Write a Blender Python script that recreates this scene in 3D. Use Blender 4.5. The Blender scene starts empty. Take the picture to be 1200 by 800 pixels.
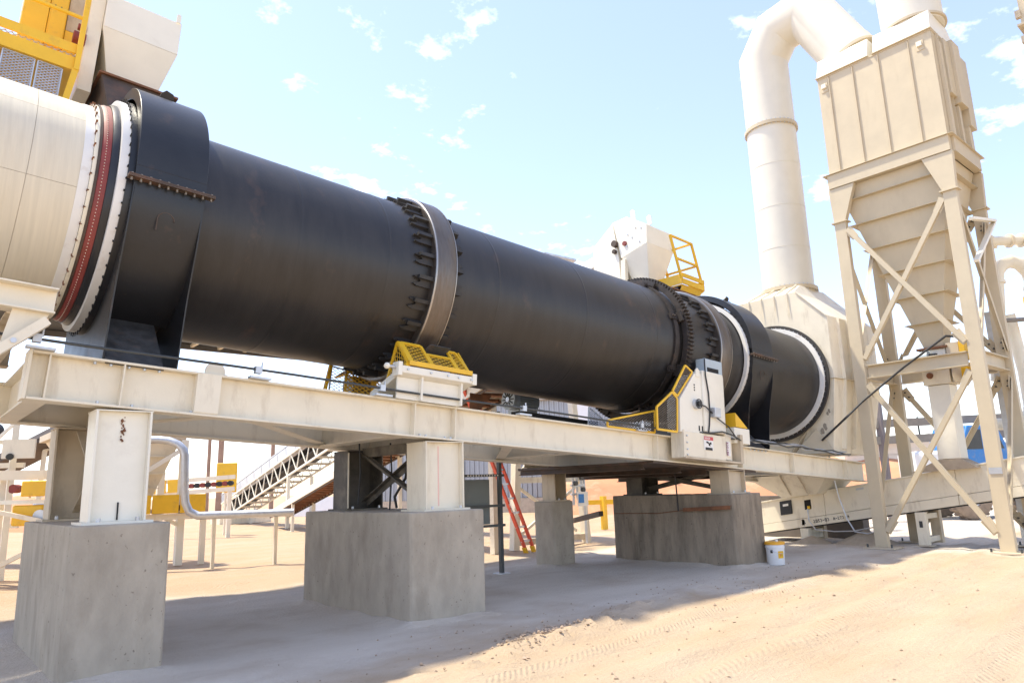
import bpy, math, random
import numpy as np
from mathutils import Vector, Matrix, noise
random.seed(7)
SC = bpy.context.scene
COL = SC.collection
R = math.radians

# ------------------------------------------------------------------ camera
def cam_axes(yaw, pitch, roll):
    cy, sy, cp, sp = math.cos(yaw), math.sin(yaw), math.cos(pitch), math.sin(pitch)
    f = Vector((sy*cp, cy*cp, sp)); r = Vector((cy, -sy, 0)); u = r.cross(f)
    cr, sr = math.cos(roll), math.sin(roll)
    return cr*r + sr*u, -sr*r + cr*u, f
r_, u_, f_ = cam_axes(0.7161803855, 0.2017401999, -0.0314530069)
cd = bpy.data.cameras.new('camera')
cd.sensor_fit = 'HORIZONTAL'; cd.sensor_width = 36.0
cd.lens = 834.76/1200*36; cd.clip_start = 0.05; cd.clip_end = 3000
cam = bpy.data.objects.new('camera', cd)
M = Matrix.Identity(4)
for i in range(3):
    M[i][0], M[i][1], M[i][2] = r_[i], u_[i], -f_[i]
M[0][3], M[1][3], M[2][3] = 0, 0, 1.35
cam.matrix_world = M
COL.objects.link(cam); SC.camera = cam

# ------------------------------------------------------------------ light
SUN = Vector((-0.25, 0.384, 1.0)).normalized()
SUN_STRENGTH, SKY_STRENGTH, EXPOSURE = 2.0, 0.103, 1.80
SC.view_settings.view_transform = 'Standard'
SC.view_settings.look = 'None'
SC.view_settings.gamma = 1.0
SC.view_settings.exposure = EXPOSURE
SC.view_settings.use_curve_mapping = False
sl = bpy.data.lights.new('sun', 'SUN'); sl.energy = SUN_STRENGTH; sl.angle = R(2.8); sl.color = (1.0, 0.92, 0.74)
so = bpy.data.objects.new('sun', sl); so.rotation_euler = SUN.to_track_quat('Z', 'Y').to_euler()
so.location = (0, 0, 40); COL.objects.link(so)

W = bpy.data.worlds.new('World'); SC.world = W; W.use_nodes = True
wn, wl = W.node_tree.nodes, W.node_tree.links
wn.clear()
def N(nodes, t, **kw):
    n = nodes.new(t)
    for k, v in kw.items(): setattr(n, k, v)
    return n
sky = N(wn, 'ShaderNodeTexSky', sky_type='NISHITA', sun_disc=False)
sky.sun_elevation = math.asin(SUN.z); sky.sun_rotation = math.atan2(SUN.x, SUN.y) % (2*math.pi)
sky.air_density = 1.0; sky.dust_density = 0.25; sky.ozone_density = 1.0; sky.altitude = 100
bg = N(wn, 'ShaderNodeBackground'); bg.inputs['Strength'].default_value = SKY_STRENGTH
out = N(wn, 'ShaderNodeOutputWorld')
tc = N(wn, 'ShaderNodeTexCoord')
sep = N(wn, 'ShaderNodeSeparateXYZ'); wl.new(tc.outputs['Generated'], sep.inputs[0])
def wmath(op, a, b=None):
    n = N(wn, 'ShaderNodeMath', operation=op)
    for i, s in enumerate((a, b)):
        if s is None: continue
        if isinstance(s, (int, float)): n.inputs[i].default_value = s
        else: wl.new(s, n.inputs[i])
    return n.outputs[0]
zz = wmath('ADD', wmath('MAXIMUM', sep.outputs['Z'], 0.0), 0.16)
comb = N(wn, 'ShaderNodeCombineXYZ')
wl.new(wmath('DIVIDE', sep.outputs['X'], zz), comb.inputs[0]); wl.new(wmath('DIVIDE', sep.outputs['Y'], zz), comb.inputs[1])
n1 = N(wn, 'ShaderNodeTexNoise'); n1.inputs['Scale'].default_value = 11.0; n1.inputs['Detail'].default_value = 9; n1.inputs['Roughness'].default_value = 0.62
n2 = N(wn, 'ShaderNodeTexNoise'); n2.inputs['Scale'].default_value = 1.5; n2.inputs['Detail'].default_value = 2
mp = N(wn, 'ShaderNodeMapping'); mp.inputs['Location'].default_value = (6.1, 2.7, 0)
wl.new(comb.outputs[0], mp.inputs[0]); wl.new(mp.outputs[0], n1.inputs['Vector']); wl.new(mp.outputs[0], n2.inputs['Vector'])
cl = wmath('ADD', wmath('MULTIPLY', n1.outputs[0], 0.62), wmath('MULTIPLY', n2.outputs[0], 0.62))
rp = N(wn, 'ShaderNodeValToRGB')
rp.color_ramp.elements[0].position = 0.70; rp.color_ramp.elements[0].color = (0.07, 0.07, 0.07, 1)
rp.color_ramp.elements[1].position = 0.92; rp.color_ramp.elements[1].color = (0.85, 0.85, 0.85, 1)
wl.new(cl, rp.inputs[0])
mixc = N(wn, 'ShaderNodeMix', data_type='RGBA')
wl.new(rp.outputs[0], mixc.inputs['Factor'])
tint = N(wn, 'ShaderNodeMix', data_type='RGBA', blend_type='MULTIPLY'); tint.inputs['Factor'].default_value = 1.0
wl.new(sky.outputs[0], tint.inputs['A']); tint.inputs['B'].default_value = (1.02, 0.93, 0.96, 1)
wl.new(tint.outputs['Result'], mixc.inputs['A']); mixc.inputs['B'].default_value = (8.0, 8.0, 8.1, 1)
wl.new(mixc.outputs['Result'], bg.inputs['Color']); wl.new(bg.outputs[0], out.inputs[0])

# ------------------------------------------------------------------ materials
MATS = {}
def mat(name, base, rough=0.6, metal=0.0, var=0.12, vscale=3.0, stretch=(1, 1, 1), dirt=None, dirt_amt=0.0, dirt_scale=2.0,
        dirt_lo=0.52, dirt_hi=0.7, bump=0.0, bscale=60, rough_var=0.1, spec=0.5, coat=0.0, dstretch=None, speck=None, speck_scale=40, speck_lo=0.68):
    m = bpy.data.materials.new(name); m.use_nodes = True
    nt = m.node_tree; nd, lk = nt.nodes, nt.links
    b = nd['Principled BSDF']
    tcn = nd.new('ShaderNodeTexCoord'); mpn = nd.new('ShaderNodeMapping'); mpn.inputs['Scale'].default_value = stretch
    lk.new(tcn.outputs['Object'], mpn.inputs[0])
    no = nd.new('ShaderNodeTexNoise'); no.inputs['Scale'].default_value = vscale; no.inputs['Detail'].default_value = 8; no.inputs['Roughness'].default_value = 0.6
    lk.new(mpn.outputs[0], no.inputs['Vector'])
    ra = nd.new('ShaderNodeValToRGB')
    lo = [max(0, c*(1-var)) for c in base]; hi = [min(1, c*(1+var)) for c in base]
    ra.color_ramp.elements[0].position = 0.3; ra.color_ramp.elements[0].color = (*lo, 1)
    ra.color_ramp.elements[1].position = 0.7; ra.color_ramp.elements[1].color = (*hi, 1)
    lk.new(no.outputs[0], ra.inputs[0]); colr = ra.outputs[0]
    if dirt:
        mp2 = nd.new('ShaderNodeMapping'); mp2.inputs['Scale'].default_value = dstretch or stretch; mp2.inputs['Location'].default_value = (7.3, 2.1, 5.5)
        lk.new(tcn.outputs['Object'], mp2.inputs[0])
        n2 = nd.new('ShaderNodeTexNoise'); n2.inputs['Scale'].default_value = dirt_scale; n2.inputs['Detail'].default_value = 10; n2.inputs['Roughness'].default_value = 0.66
        lk.new(mp2.outputs[0], n2.inputs['Vector'])
        r2 = nd.new('ShaderNodeValToRGB')
        r2.color_ramp.elements[0].position = dirt_lo; r2.color_ramp.elements[0].color = (0, 0, 0, 1)
        r2.color_ramp.elements[1].position = dirt_hi; r2.color_ramp.elements[1].color = (dirt_amt,)*3 + (1,)
        lk.new(n2.outputs[0], r2.inputs[0])
        mx = nd.new('ShaderNodeMix'); mx.data_type = 'RGBA'
        lk.new(r2.outputs[0], mx.inputs['Factor']); lk.new(colr, mx.inputs['A']); mx.inputs['B'].default_value = (*dirt, 1)
        colr = mx.outputs['Result']
    if speck:
        n4 = nd.new('ShaderNodeTexNoise'); n4.inputs['Scale'].default_value = speck_scale; n4.inputs['Detail'].default_value = 2
        lk.new(tcn.outputs['Object'], n4.inputs['Vector'])
        r4 = nd.new('ShaderNodeValToRGB'); r4.color_ramp.elements[0].position = speck_lo; r4.color_ramp.elements[0].color = (0, 0, 0, 1)
        r4.color_ramp.elements[1].position = speck_lo+0.05; r4.color_ramp.elements[1].color = (0.7, 0.7, 0.7, 1)
        lk.new(n4.outputs[0], r4.inputs[0]); m4 = nd.new('ShaderNodeMix'); m4.data_type = 'RGBA'
        lk.new(r4.outputs[0], m4.inputs['Factor']); lk.new(colr, m4.inputs['A']); m4.inputs['B'].default_value = (*speck, 1); colr = m4.outputs['Result']
    lk.new(colr, b.inputs['Base Color'])
    mr = nd.new('ShaderNodeMapRange'); mr.inputs['To Min'].default_value = max(0.05, rough-rough_var); mr.inputs['To Max'].default_value = min(1, rough+rough_var)
    lk.new(no.outputs[0], mr.inputs[0]); lk.new(mr.outputs[0], b.inputs['Roughness'])
    b.inputs['Metallic'].default_value = metal
    b.inputs['Specular IOR Level'].default_value = spec
    if coat: b.inputs['Coat Weight'].default_value = coat; b.inputs['Coat Roughness'].default_value = 0.25
    if bump:
        n3 = nd.new('ShaderNodeTexNoise'); n3.inputs['Scale'].default_value = bscale; n3.inputs['Detail'].default_value = 5
        lk.new(mpn.outputs[0], n3.inputs['Vector'])
        bp = nd.new('ShaderNodeBump'); bp.inputs['Strength'].default_value = bump; bp.inputs['Distance'].default_value = 0.02
        lk.new(n3.outputs[0], bp.inputs['Height']); lk.new(bp.outputs[0], b.inputs['Normal'])
    MATS[name] = m
    return m
CREAM = mat('cream_paint', (0.79, 0.715, 0.565), 0.5, var=0.05, dirt=(0.42, 0.33, 0.22), dirt_amt=0.65, dirt_scale=2.6, dirt_lo=0.54, dirt_hi=0.8, bump=0.05, dstretch=(2.2, 2.2, 0.6))
CREAMW = mat('pale_cream_paint', (0.82, 0.775, 0.66), 0.45, var=0.04, dirt=(0.5, 0.42, 0.32), dirt_amt=0.3, dirt_scale=3.0, dirt_lo=0.58, dirt_hi=0.8, bump=0.04)
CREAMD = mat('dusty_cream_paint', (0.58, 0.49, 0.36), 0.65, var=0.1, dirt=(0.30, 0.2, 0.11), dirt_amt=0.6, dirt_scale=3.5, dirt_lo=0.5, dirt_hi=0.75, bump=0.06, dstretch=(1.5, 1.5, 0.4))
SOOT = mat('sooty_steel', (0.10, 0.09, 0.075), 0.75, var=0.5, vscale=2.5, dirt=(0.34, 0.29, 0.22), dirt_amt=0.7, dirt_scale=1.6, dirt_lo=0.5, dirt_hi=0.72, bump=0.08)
TAN = mat('tan_paint', (0.57, 0.48, 0.335), 0.55, var=0.05, dirt=(0.42, 0.33, 0.21), dirt_amt=0.4, dirt_scale=1.6, dirt_lo=0.56, dirt_hi=0.8, dstretch=(2.5, 2.5, 0.5))

DUCT = mat('white_duct_paint', (0.72, 0.68, 0.58), 0.45, var=0.03, dirt=(0.6, 0.52, 0.4), dirt_amt=0.25, dirt_scale=1.2, dirt_lo=0.58, dirt_hi=0.8)
BLACK = mat('scaled_black_steel', (0.024, 0.0212, 0.0198), 0.40, var=0.3, vscale=2.2, stretch=(3.5, 0.7, 0.7), dirt=(0.105, 0.06, 0.038), dirt_amt=0.6, dirt_scale=1.5, dirt_lo=0.585, dirt_hi=0.72, bump=0.05, bscale=25, rough_var=0.09, dstretch=(1.3, 0.8, 0.8), spec=0.5)
BLACK2 = mat('painted_black_plate', (0.015, 0.0155, 0.018), 0.36, var=0.25, vscale=3, dirt=(0.10, 0.055, 0.035), dirt_amt=0.5, dirt_scale=3.2, dirt_lo=0.6, dirt_hi=0.74, bump=0.04, bscale=40)
PLATE = mat('grey_mill_plate', (0.06, 0.06, 0.06), 0.5, var=0.5, vscale=9, dirt=(0.16, 0.10, 0.07), dirt_amt=0.5, dirt_scale=7, dirt_lo=0.55, dirt_hi=0.7, bump=0.12, bscale=90)
TYRE = mat('worn_ring_steel', (0.16, 0.135, 0.115), 0.42, metal=0.75, var=0.15, vscale=5, stretch=(6, 1, 1), dirt=(0.13, 0.08, 0.05), dirt_amt=0.5, dirt_scale=4, rough_var=0.12)
RINGEDGE = mat('bright_ring_edge', (0.38, 0.35, 0.32), 0.35, metal=0.9, var=0.1)
PADS = mat('ring_pad_steel', (0.03, 0.028, 0.027), 0.6, var=0.3, vscale=8, dirt=(0.09, 0.05, 0.03), dirt_amt=0.5, dirt_scale=6)
GEAR = mat('greasy_gear_steel', (0.045, 0.036, 0.031), 0.55, metal=0.3, var=0.45, vscale=9, dirt=(0.13, 0.075, 0.05), dirt_amt=0.5, dirt_scale=7, dirt_lo=0.55)
REDB = mat('red_seal_fabric', (0.23, 0.04, 0.032), 0.6, var=0.2, vscale=6, dirt=(0.20, 0.04, 0.02), dirt_amt=0.7, dirt_scale=2.2)
WHITE = mat('white_ring_paint', (0.76, 0.735, 0.69), 0.5, var=0.04, dirt=(0.5, 0.4, 0.3), dirt_amt=0.4, dirt_scale=6, dirt_lo=0.58)
YEL = mat('safety_yellow_paint', (0.80, 0.47, 0.02), 0.45, var=0.08, dirt=(0.42, 0.25, 0.06), dirt_amt=0.4, dirt_scale=5, dirt_lo=0.57)
YELM = mat('yellow_mesh_paint', (0.66, 0.40, 0.03), 0.5, var=0.1)
DARKMESH = mat('dark_mesh_steel', (0.10, 0.075, 0.05), 0.6, var=0.3)
GALV = mat('galvanised_steel', (0.55, 0.57, 0.60), 0.42, metal=0.6, var=0.12, vscale=9, dirt=(0.45, 0.4, 0.34), dirt_amt=0.4, dirt_scale=4)
GALVM = mat('galvanised_mesh', (0.42, 0.42, 0.45), 0.5, metal=0.5, var=0.15)
CONC = mat('cast_concrete', (0.42, 0.365, 0.29), 0.9, var=0.13, vscale=2.6, stretch=(1.7, 1.7, 0.9), dirt=(0.25, 0.21, 0.16), dirt_amt=0.6, dirt_scale=1.7, dirt_lo=0.48, dirt_hi=0.74, bump=0.3, bscale=22, dstretch=(2.4, 2.4, 0.9), spec=0.25, speck=(0.16, 0.13, 0.10), speck_scale=26, speck_lo=0.69)
CONCD = mat('stained_concrete', (0.29, 0.24, 0.18), 0.9, var=0.2, vscale=2.4, stretch=(2.6, 2.6, 0.6), dirt=(0.12, 0.098, 0.075), dirt_amt=0.75, dirt_scale=2.2, dirt_lo=0.45, dirt_hi=0.7, bump=0.3, bscale=22, dstretch=(2.4, 2.4, 0.6), spec=0.25, speck=(0.09, 0.075, 0.06), speck_scale=26, speck_lo=0.69)
CONCY = mat('dusty_concrete_top', (0.46, 0.40, 0.33), 0.95, var=0.15, vscale=5, bump=0.3, bscale=60, spec=0.2)
RUST = mat('rusty_steel', (0.20, 0.085, 0.04), 0.8, var=0.4, vscale=6, dirt=(0.07, 0.035, 0.02), dirt_amt=0.7, dirt_scale=4, bump=0.15)
BROWN = mat('brown_plate', (0.075, 0.05, 0.035), 0.65, var=0.4, vscale=4, dirt=(0.2, 0.09, 0.05), dirt_amt=0.5, dirt_scale=4)
RUBBER = mat('black_rubber', (0.022, 0.022, 0.024), 0.55, var=0.2)
DARK = mat('dark_interior', (0.012, 0.011, 0.011), 0.8, var=0.2)
GREYB = mat('grey_cabinet_paint', (0.16, 0.18, 0.17), 0.5, var=0.08, dirt=(0.22, 0.2, 0.17), dirt_amt=0.4, dirt_scale=4)
STRUT = mat('dark_strut_steel', (0.07, 0.075, 0.075), 0.5, metal=0.4, var=0.2)
BLUEG = mat('blue_grey_paint', (0.42, 0.49, 0.53), 0.45, var=0.06, dirt=(0.4, 0.36, 0.3), dirt_amt=0.4, dirt_scale=6)
REDL = mat('orange_red_fibreglass', (0.72, 0.10, 0.055), 0.5, var=0.12, vscale=8)
REDP = mat('faded_red_pipe', (0.25, 0.10, 0.09), 0.6, var=0.2)
CORR = mat('corrugated_grey_sheet', (0.36, 0.38, 0.41), 0.45, metal=0.35, var=0.05, stretch=(1, 1, 0.2))
CORRW = mat('white_sheet', (0.80, 0.82, 0.85), 0.5, var=0.03)
SIDING = mat('cream_siding', (0.68, 0.63, 0.54), 0.7, var=0.05)
ROOFM = mat('grey_roof_sheet', (0.38, 0.35, 0.31), 0.6, var=0.08)
GREYBEAM = mat('weathered_grey_beam', (0.24, 0.22, 0.20), 0.7, var=0.15, vscale=5)
BLUE = mat('blue_vehicle_paint', (0.03, 0.20, 0.55), 0.4, var=0.1, dirt=(0.4, 0.33, 0.25), dirt_amt=0.4, dirt_scale=5)
TYREB = mat('dusty_tyre', (0.27, 0.21, 0.16), 0.9, var=0.25, vscale=6, bump=0.2)
PILE = mat('sand_pile', (0.44, 0.36, 0.27), 0.95, var=0.12, vscale=9, bump=0.4, bscale=120, spec=0.15)
WPLAST = mat('white_plastic', (0.78, 0.79, 0.80), 0.4, var=0.02, dirt=(0.55, 0.48, 0.4), dirt_amt=0.4, dirt_scale=9, dirt_lo=0.58)
ORANGE = mat('orange_lid_plastic', (0.82, 0.40, 0.03), 0.45, var=0.05)
INK = mat('black_print', (0.02, 0.02, 0.022), 0.6, var=0.1)
REDINK = mat('red_print', (0.62, 0.07, 0.08), 0.6, var=0.1)
PAPER = mat('white_decal', (0.80, 0.78, 0.74), 0.5, var=0.03)
BARK = mat('bark', (0.12, 0.085, 0.06), 0.9, var=0.3, vscale=6)
LEAF = mat('leaf_green', (0.07, 0.105, 0.035), 0.7, var=0.45, vscale=0.9)
CLAY = mat('red_clay', (0.56, 0.27, 0.15), 0.95, var=0.18, vscale=0.35, dirt=(0.68, 0.44, 0.30), dirt_amt=0.7, dirt_scale=0.7, bump=0.5, bscale=4, spec=0.15)

# ------------------------------------------------------------------ mesh helpers
# frame space (u along the drum axis, v = world y, w square to the axis): the whole dryer skid is tilted 3.5 degrees
YA, ZA = 7.70, 4.174
TL = math.atan(0.06112884); CT, ST = math.cos(TL), math.sin(TL)
def F(u, v, w): return Vector((u*CT + w*ST, v, ZA - u*ST + w*CT))
AX = Vector((CT, 0, -ST)); UPW = Vector((ST, 0, CT))

class MB:
    def __init__(s): s.v = []; s.f = []; s.mi = []; s.cur = 0
    def add(s, vs, fs):
        o = len(s.v); s.v += [tuple(p) for p in vs]
        s.f += [tuple(i+o for i in f) for f in fs]; s.mi += [s.cur]*len(fs); return s
    def box(s, x0, x1, y0, y1, z0, z1, T=None):
        vs = [Vector((x, y, z)) for x in (x0, x1) for y in (y0, y1) for z in (z0, z1)]
        if T: vs = [T(p.x, p.y, p.z) for p in vs]
        return s.add(vs, [(0, 1, 3, 2), (4, 6, 7, 5), (0, 4, 5, 1), (2, 3, 7, 6), (0, 2, 6, 4), (1, 5, 7, 3)])
    def boxF(s, *a): return s.box(*a, T=F)
    def bar(s, p0, p1, w, h, up=(0, 0, 1), off=(0, 0)):
        p0, p1 = Vector(p0), Vector(p1); d = (p1-p0).normalized(); up = Vector(up)
        side = d.cross(up)
        if side.length < 1e-4: side = d.cross(Vector((0, 1, 0)))
        side.normalize(); u = side.cross(d).normalized()
        vs = []
        for p in (p0, p1):
            p = p + side*off[0] + u*off[1]
            for a, b in ((-1, -1), (1, -1), (1, 1), (-1, 1)): vs.append(p + side*a*w/2 + u*b*h/2)
        return s.add(vs, [(3, 2, 1, 0), (4, 5, 6, 7), (0, 1, 5, 4), (1, 2, 6, 5), (2, 3, 7, 6), (3, 0, 4, 7)])
    def ibeam(s, p0, p1, h, b, up=(0, 0, 1), tf=0.018, tw=0.012):
        s.bar(p0, p1, b, tf, up, (0, h/2-tf/2)); s.bar(p0, p1, b, tf, up, (0, -h/2+tf/2))
        return s.bar(p0, p1, tw, h-2*tf, up)
    def channel(s, p0, p1, h, b, up=(0, 0, 1), t=0.012, side=1):
        s.bar(p0, p1, t, h, up, (-side*(b/2-t/2), 0))
        s.bar(p0, p1, b-t, t, up, (side*t/2, h/2-t/2)); return s.bar(p0, p1, b-t, t, up, (side*t/2, -h/2+t/2))
    def angle(s, p0, p1, a, up=(0, 0, 1), t=0.01, side=1):
        s.bar(p0, p1, t, a, up, (-side*(a/2-t/2), 0)); return s.bar(p0, p1, a-t, t, up, (side*t/2, a/2-t/2))
    def tube(s, pts, r, n=8, caps=True):
        pts = [Vector(p) for p in pts]; m = len(pts)
        rs = r if isinstance(r, (list, tuple)) else [r]*m
        d0 = (pts[1]-pts[0]).normalized()
        ref = Vector((0, 0, 1)) if abs(d0.z) < 0.9 else Vector((0, 1, 0))
        nrm = d0.cross(ref).normalized(); vs = []
        for i, p in enumerate(pts):
            if i == 0: t = d0
            elif i == m-1: t = (pts[-1]-pts[-2]).normalized()
            else: t = ((pts[i]-pts[i-1]).normalized() + (pts[i+1]-pts[i]).normalized()).normalized()
            nrm = (nrm - t*nrm.dot(t)).normalized(); b = t.cross(nrm)
            k = 1.0
            if 0 < i < m-1: k = 1/max(0.35, t.dot((pts[i]-pts[i-1]).normalized()))
            for j in range(n):
                a = 2*math.pi*j/n
                # mitre: stretch in the bend plane only
                q = nrm*math.cos(a) + b*math.sin(a)
                if k > 1.001:
                    bend = ((pts[i+1]-pts[i]).normalized() - (pts[i]-pts[i-1]).normalized())
                    bend = (bend - t*bend.dot(t)).normalized(); q = q + bend*(q.dot(bend))*(k-1)
                vs.append(p + q*rs[i])
        fs = [(i*n+j, i*n+(j+1) % n, (i+1)*n+(j+1) % n, (i+1)*n+j) for i in range(m-1) for j in range(n)]
        if caps: fs += [tuple(range(n))[::-1], tuple((m-1)*n+j for j in range(n))]
        return s.add(vs, fs)
    def cyl(s, p0, p1, r, n=16, r1=None): return s.tube([p0, p1], [r, r if r1 is None else r1], n)
    def lathe(s, prof, n=96, a0=0.0, a1=2*math.pi, cv=YA, cw=0.0, close=True):
        """closed profile [(u, r)] swept about the drum axis; angle 0 faces the camera (-v), pi/2 is up"""
        full = abs(a1-a0-2*math.pi) < 1e-6; k = n if full else n+1; m = len(prof); vs = []
        for i in range(k):
            a = a0 + (a1-a0)*i/n
            for u, r in prof: vs.append(F(u, cv - r*math.cos(a), cw + r*math.sin(a)))
        fs = []
        for i in range(n):
            i2 = (i+1) % k
            for j in range(m if close else m-1):
                j2 = (j+1) % m
                fs.append((i*m+j, i*m+j2, i2*m+j2, i2*m+j))
        if not full and close: fs += [tuple(range(m))[::-1], tuple((k-1)*m+j for j in range(m))]
        return s.add(vs, fs)
    def prism(s, pts, vec):
        pts = [Vector(p) for p in pts]; vec = Vector(vec); n = len(pts)
        return s.add(pts + [p+vec for p in pts], [tuple(range(n))[::-1], tuple(range(n, 2*n))] + [(i, (i+1) % n, n+(i+1) % n, n+i) for i in range(n)])
    def plate(s, pts, t):
        pts = [Vector(p) for p in pts]; nn = (pts[1]-pts[0]).cross(pts[2]-pts[0]).normalized()
        return s.prism([p-nn*t/2 for p in pts], nn*t)
    def wire(s, pts, cell=0.04, wd=0.007, ang=30):
        """expanded metal: crossing strands clipped to a convex polygon"""
        pts = [Vector(p) for p in pts]; o = pts[0]
        nn = (pts[1]-o).cross(pts[2]-o).normalized(); e1 = (pts[1]-o).normalized(); e2 = nn.cross(e1)
        P = [((p-o).dot(e1), (p-o).dot(e2)) for p in pts]
        for sg in (1, -1):
            d = (math.cos(R(ang)), sg*math.sin(R(ang))); q = (-d[1], d[0])
            ds = [p[0]*q[0]+p[1]*q[1] for p in P]; t = min(ds) + cell/2
            while t < max(ds):
                hit = []
                for i in range(len(P)):
                    a, b = P[i], P[(i+1) % len(P)]; da, db = ds[i]-t, ds[(i+1) % len(P)]-t
                    if (da < 0) != (db < 0):
                        k = da/(da-db); hit.append((a[0]+(b[0]-a[0])*k, a[1]+(b[1]-a[1])*k))
                if len(hit) == 2:
                    A = o + e1*hit[0][0] + e2*hit[0][1] + nn*sg*wd*0.3; B = o + e1*hit[1][0] + e2*hit[1][1] + nn*sg*wd*0.3
                    if (B-A).length > 0.005:
                        dd = (B-A).normalized(); sd = dd.cross(nn)*wd/2; th = nn*wd*0.3
                        s.add([A-sd-th, A+sd-th, A+sd+th, A-sd+th, B-sd-th, B+sd-th, B+sd+th, B-sd+th], [(0, 1, 5, 4), (1, 2, 6, 5), (2, 3, 7, 6), (3, 0, 4, 7)])
                t += cell
        return s
    def outline(s, pts, w, t, up=None):
        pts = [Vector(p) for p in pts]; nn = (pts[1]-pts[0]).cross(pts[2]-pts[0]).normalized(); c = sum(pts, Vector())/len(pts)
        for i in range(len(pts)):
            s.bar(pts[i], pts[(i+1) % len(pts)], w, t+0.001*i, nn)
        return s
    def ball(s, c, r, n=10, m=6, sz=1.0):
        c = Vector(c); vs = [c+Vector((0, 0, -r*sz))]
        for i in range(1, m):
            a = -math.pi/2 + math.pi*i/m
            for j in range(n): vs.append(c+Vector((r*math.cos(a)*math.cos(2*math.pi*j/n), r*math.cos(a)*math.sin(2*math.pi*j/n), r*sz*math.sin(a))))
        vs.append(c+Vector((0, 0, r*sz)))
        fs = [(0, 1+(j+1) % n, 1+j) for j in range(n)]
        for i in range(m-2):
            for j in range(n): fs.append((1+i*n+j, 1+i*n+(j+1) % n, 1+(i+1)*n+(j+1) % n, 1+(i+1)*n+j))
        L = len(vs)-1; fs += [(L, 1+(m-2)*n+j, 1+(m-2)*n+(j+1) % n) for j in range(n)]
        return s.add(vs, fs)
    def mesh(s, name, mats, org, sharp=35):
        me = bpy.data.meshes.new(name)
        o = Vector(org); me.from_pydata([(p[0]-o.x, p[1]-o.y, p[2]-o.z) for p in s.v], [], s.f)
        mats = mats if isinstance(mats, (list, tuple)) else [mats]
        for m in mats: me.materials.append(m)
        if any(s.mi): me.polygons.foreach_set('material_index', s.mi)
        import bmesh
        bm = bmesh.new(); bm.from_mesh(me); bmesh.ops.recalc_face_normals(bm, faces=bm.faces); bm.to_mesh(me); bm.free()
        me.polygons.foreach_set('use_smooth', [True]*len(me.polygons))
        me.set_sharp_from_angle(angle=R(sharp))
        return me
    def build(s, name, mats, parent=None, kind=None, label=None, bevel=0.0, org=None, sharp=35):
        """one mesh object; a child keeps its thing's origin, a top-level mesh gets its base as origin"""
        if parent is not None: o = world_loc(parent)
        elif org is not None: o = Vector(org)
        else:
            a = np.array(s.v); o = Vector(((a[:, 0].min()+a[:, 0].max())/2, (a[:, 1].min()+a[:, 1].max())/2, a[:, 2].min()))
        ob = bpy.data.objects.new(name, s.mesh(name, mats, o, sharp))
        COL.objects.link(ob)
        if parent is not None: ob.parent = parent; LOC[ob.name] = o
        else: ob.location = o; LOC[ob.name] = o
        if kind: ob['kind'] = kind
        if label: ob['label'] = label
        if bevel:
            b = ob.modifiers.new('edge', 'BEVEL'); b.width = bevel; b.segments = 2; b.limit_method = 'ANGLE'; b.angle_limit = R(40)
            b.harden_normals = False
        return ob
LOC = {}
def world_loc(o): return LOC[o.name]
def thing(name, label, cat, loc, group=None):
    o = bpy.data.objects.new(name, None); o.empty_display_size = 0.2; COL.objects.link(o)
    o.location = loc; LOC[o.name] = Vector(loc); o['label'] = label; o['category'] = cat
    if group: o['group'] = group
    return o
def tag(o, label, cat, group=None):
    o['label'] = label; o['category'] = cat
    if group: o['group'] = group
    return o
def dup(src, delta, parent=None, label=None, group=None):
    """copy a thing with its parts and sub-parts, moved by delta"""
    c = src.copy(); COL.objects.link(c)
    if parent is None: c.location = src.location + Vector(delta); LOC[c.name] = c.location.copy()
    else: c.parent = parent; LOC[c.name] = LOC[parent.name]
    if label: c['label'] = label
    if group: c['group'] = group
    for ch in list(src.children): dup(ch, delta, c)
    return c
def inst(me, name, parent, mw):
    """another child sharing mesh data, placed by a world matrix"""
    o = bpy.data.objects.new(name, me); COL.objects.link(o); o.parent = parent
    o.matrix_local = Matrix.Translation(-world_loc(parent)) @ mw; LOC[o.name] = world_loc(parent)
    return o
def glyphs(mb, text, o, ex, ey, h, gap=0.25):
    """block lettering on a 3x5 grid, raised from a plane: o = lower left corner, ex/ey unit vectors"""
    FONT = {'A': '010101111101101', 'B': '110101110101110', 'C': '011100100100011', 'D': '110101101101110', 'E': '111100110100111', 'F': '111100110100100',
            'G': '011100101101011', 'H': '101101111101101', 'I': '111010010010111', 'K': '101101110101101', 'L': '100100100100111', 'M': '101111111101101',
            'N': '110101101101101', 'O': '111101101101111', 'P': '110101110100100', 'R': '110101110101101', 'S': '011100010001110', 'T': '111010010010010',
            'U': '101101101101111', 'V': '101101101101010', 'W': '101101111111101', 'X': '101101010101101', 'Y': '101101010010010', 'Z': '111001010100111',
            '0': '111101101101111', '1': '010110010010111', '2': '110001010100111', '3': '110001010001110', '4': '101101111001001', '5': '111100110001110',
            '6': '011100111101111', '7': '111001010010010', '8': '111101111101111', '9': '111101111001110', '-': '000000111000000', '.': '000000000000010', '!': '010010010000010'}
    ex, ey, o = Vector(ex).normalized(), Vector(ey).normalized(), Vector(o); nn = ex.cross(ey); c = h/5; x = 0.0
    for ch in text:
        g = FONT.get(ch)
        if g is None: x += c*2.5; continue
        for i, b in enumerate(g):
            if b == '1':
                rr, cc = divmod(i, 3); p = o + ex*(x+cc*c) + ey*((4-rr)*c)
                mb.prism([p, p+ex*c, p+ex*c+ey*c, p+ey*c], nn*0.002)
        x += c*4
    return mb

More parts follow.
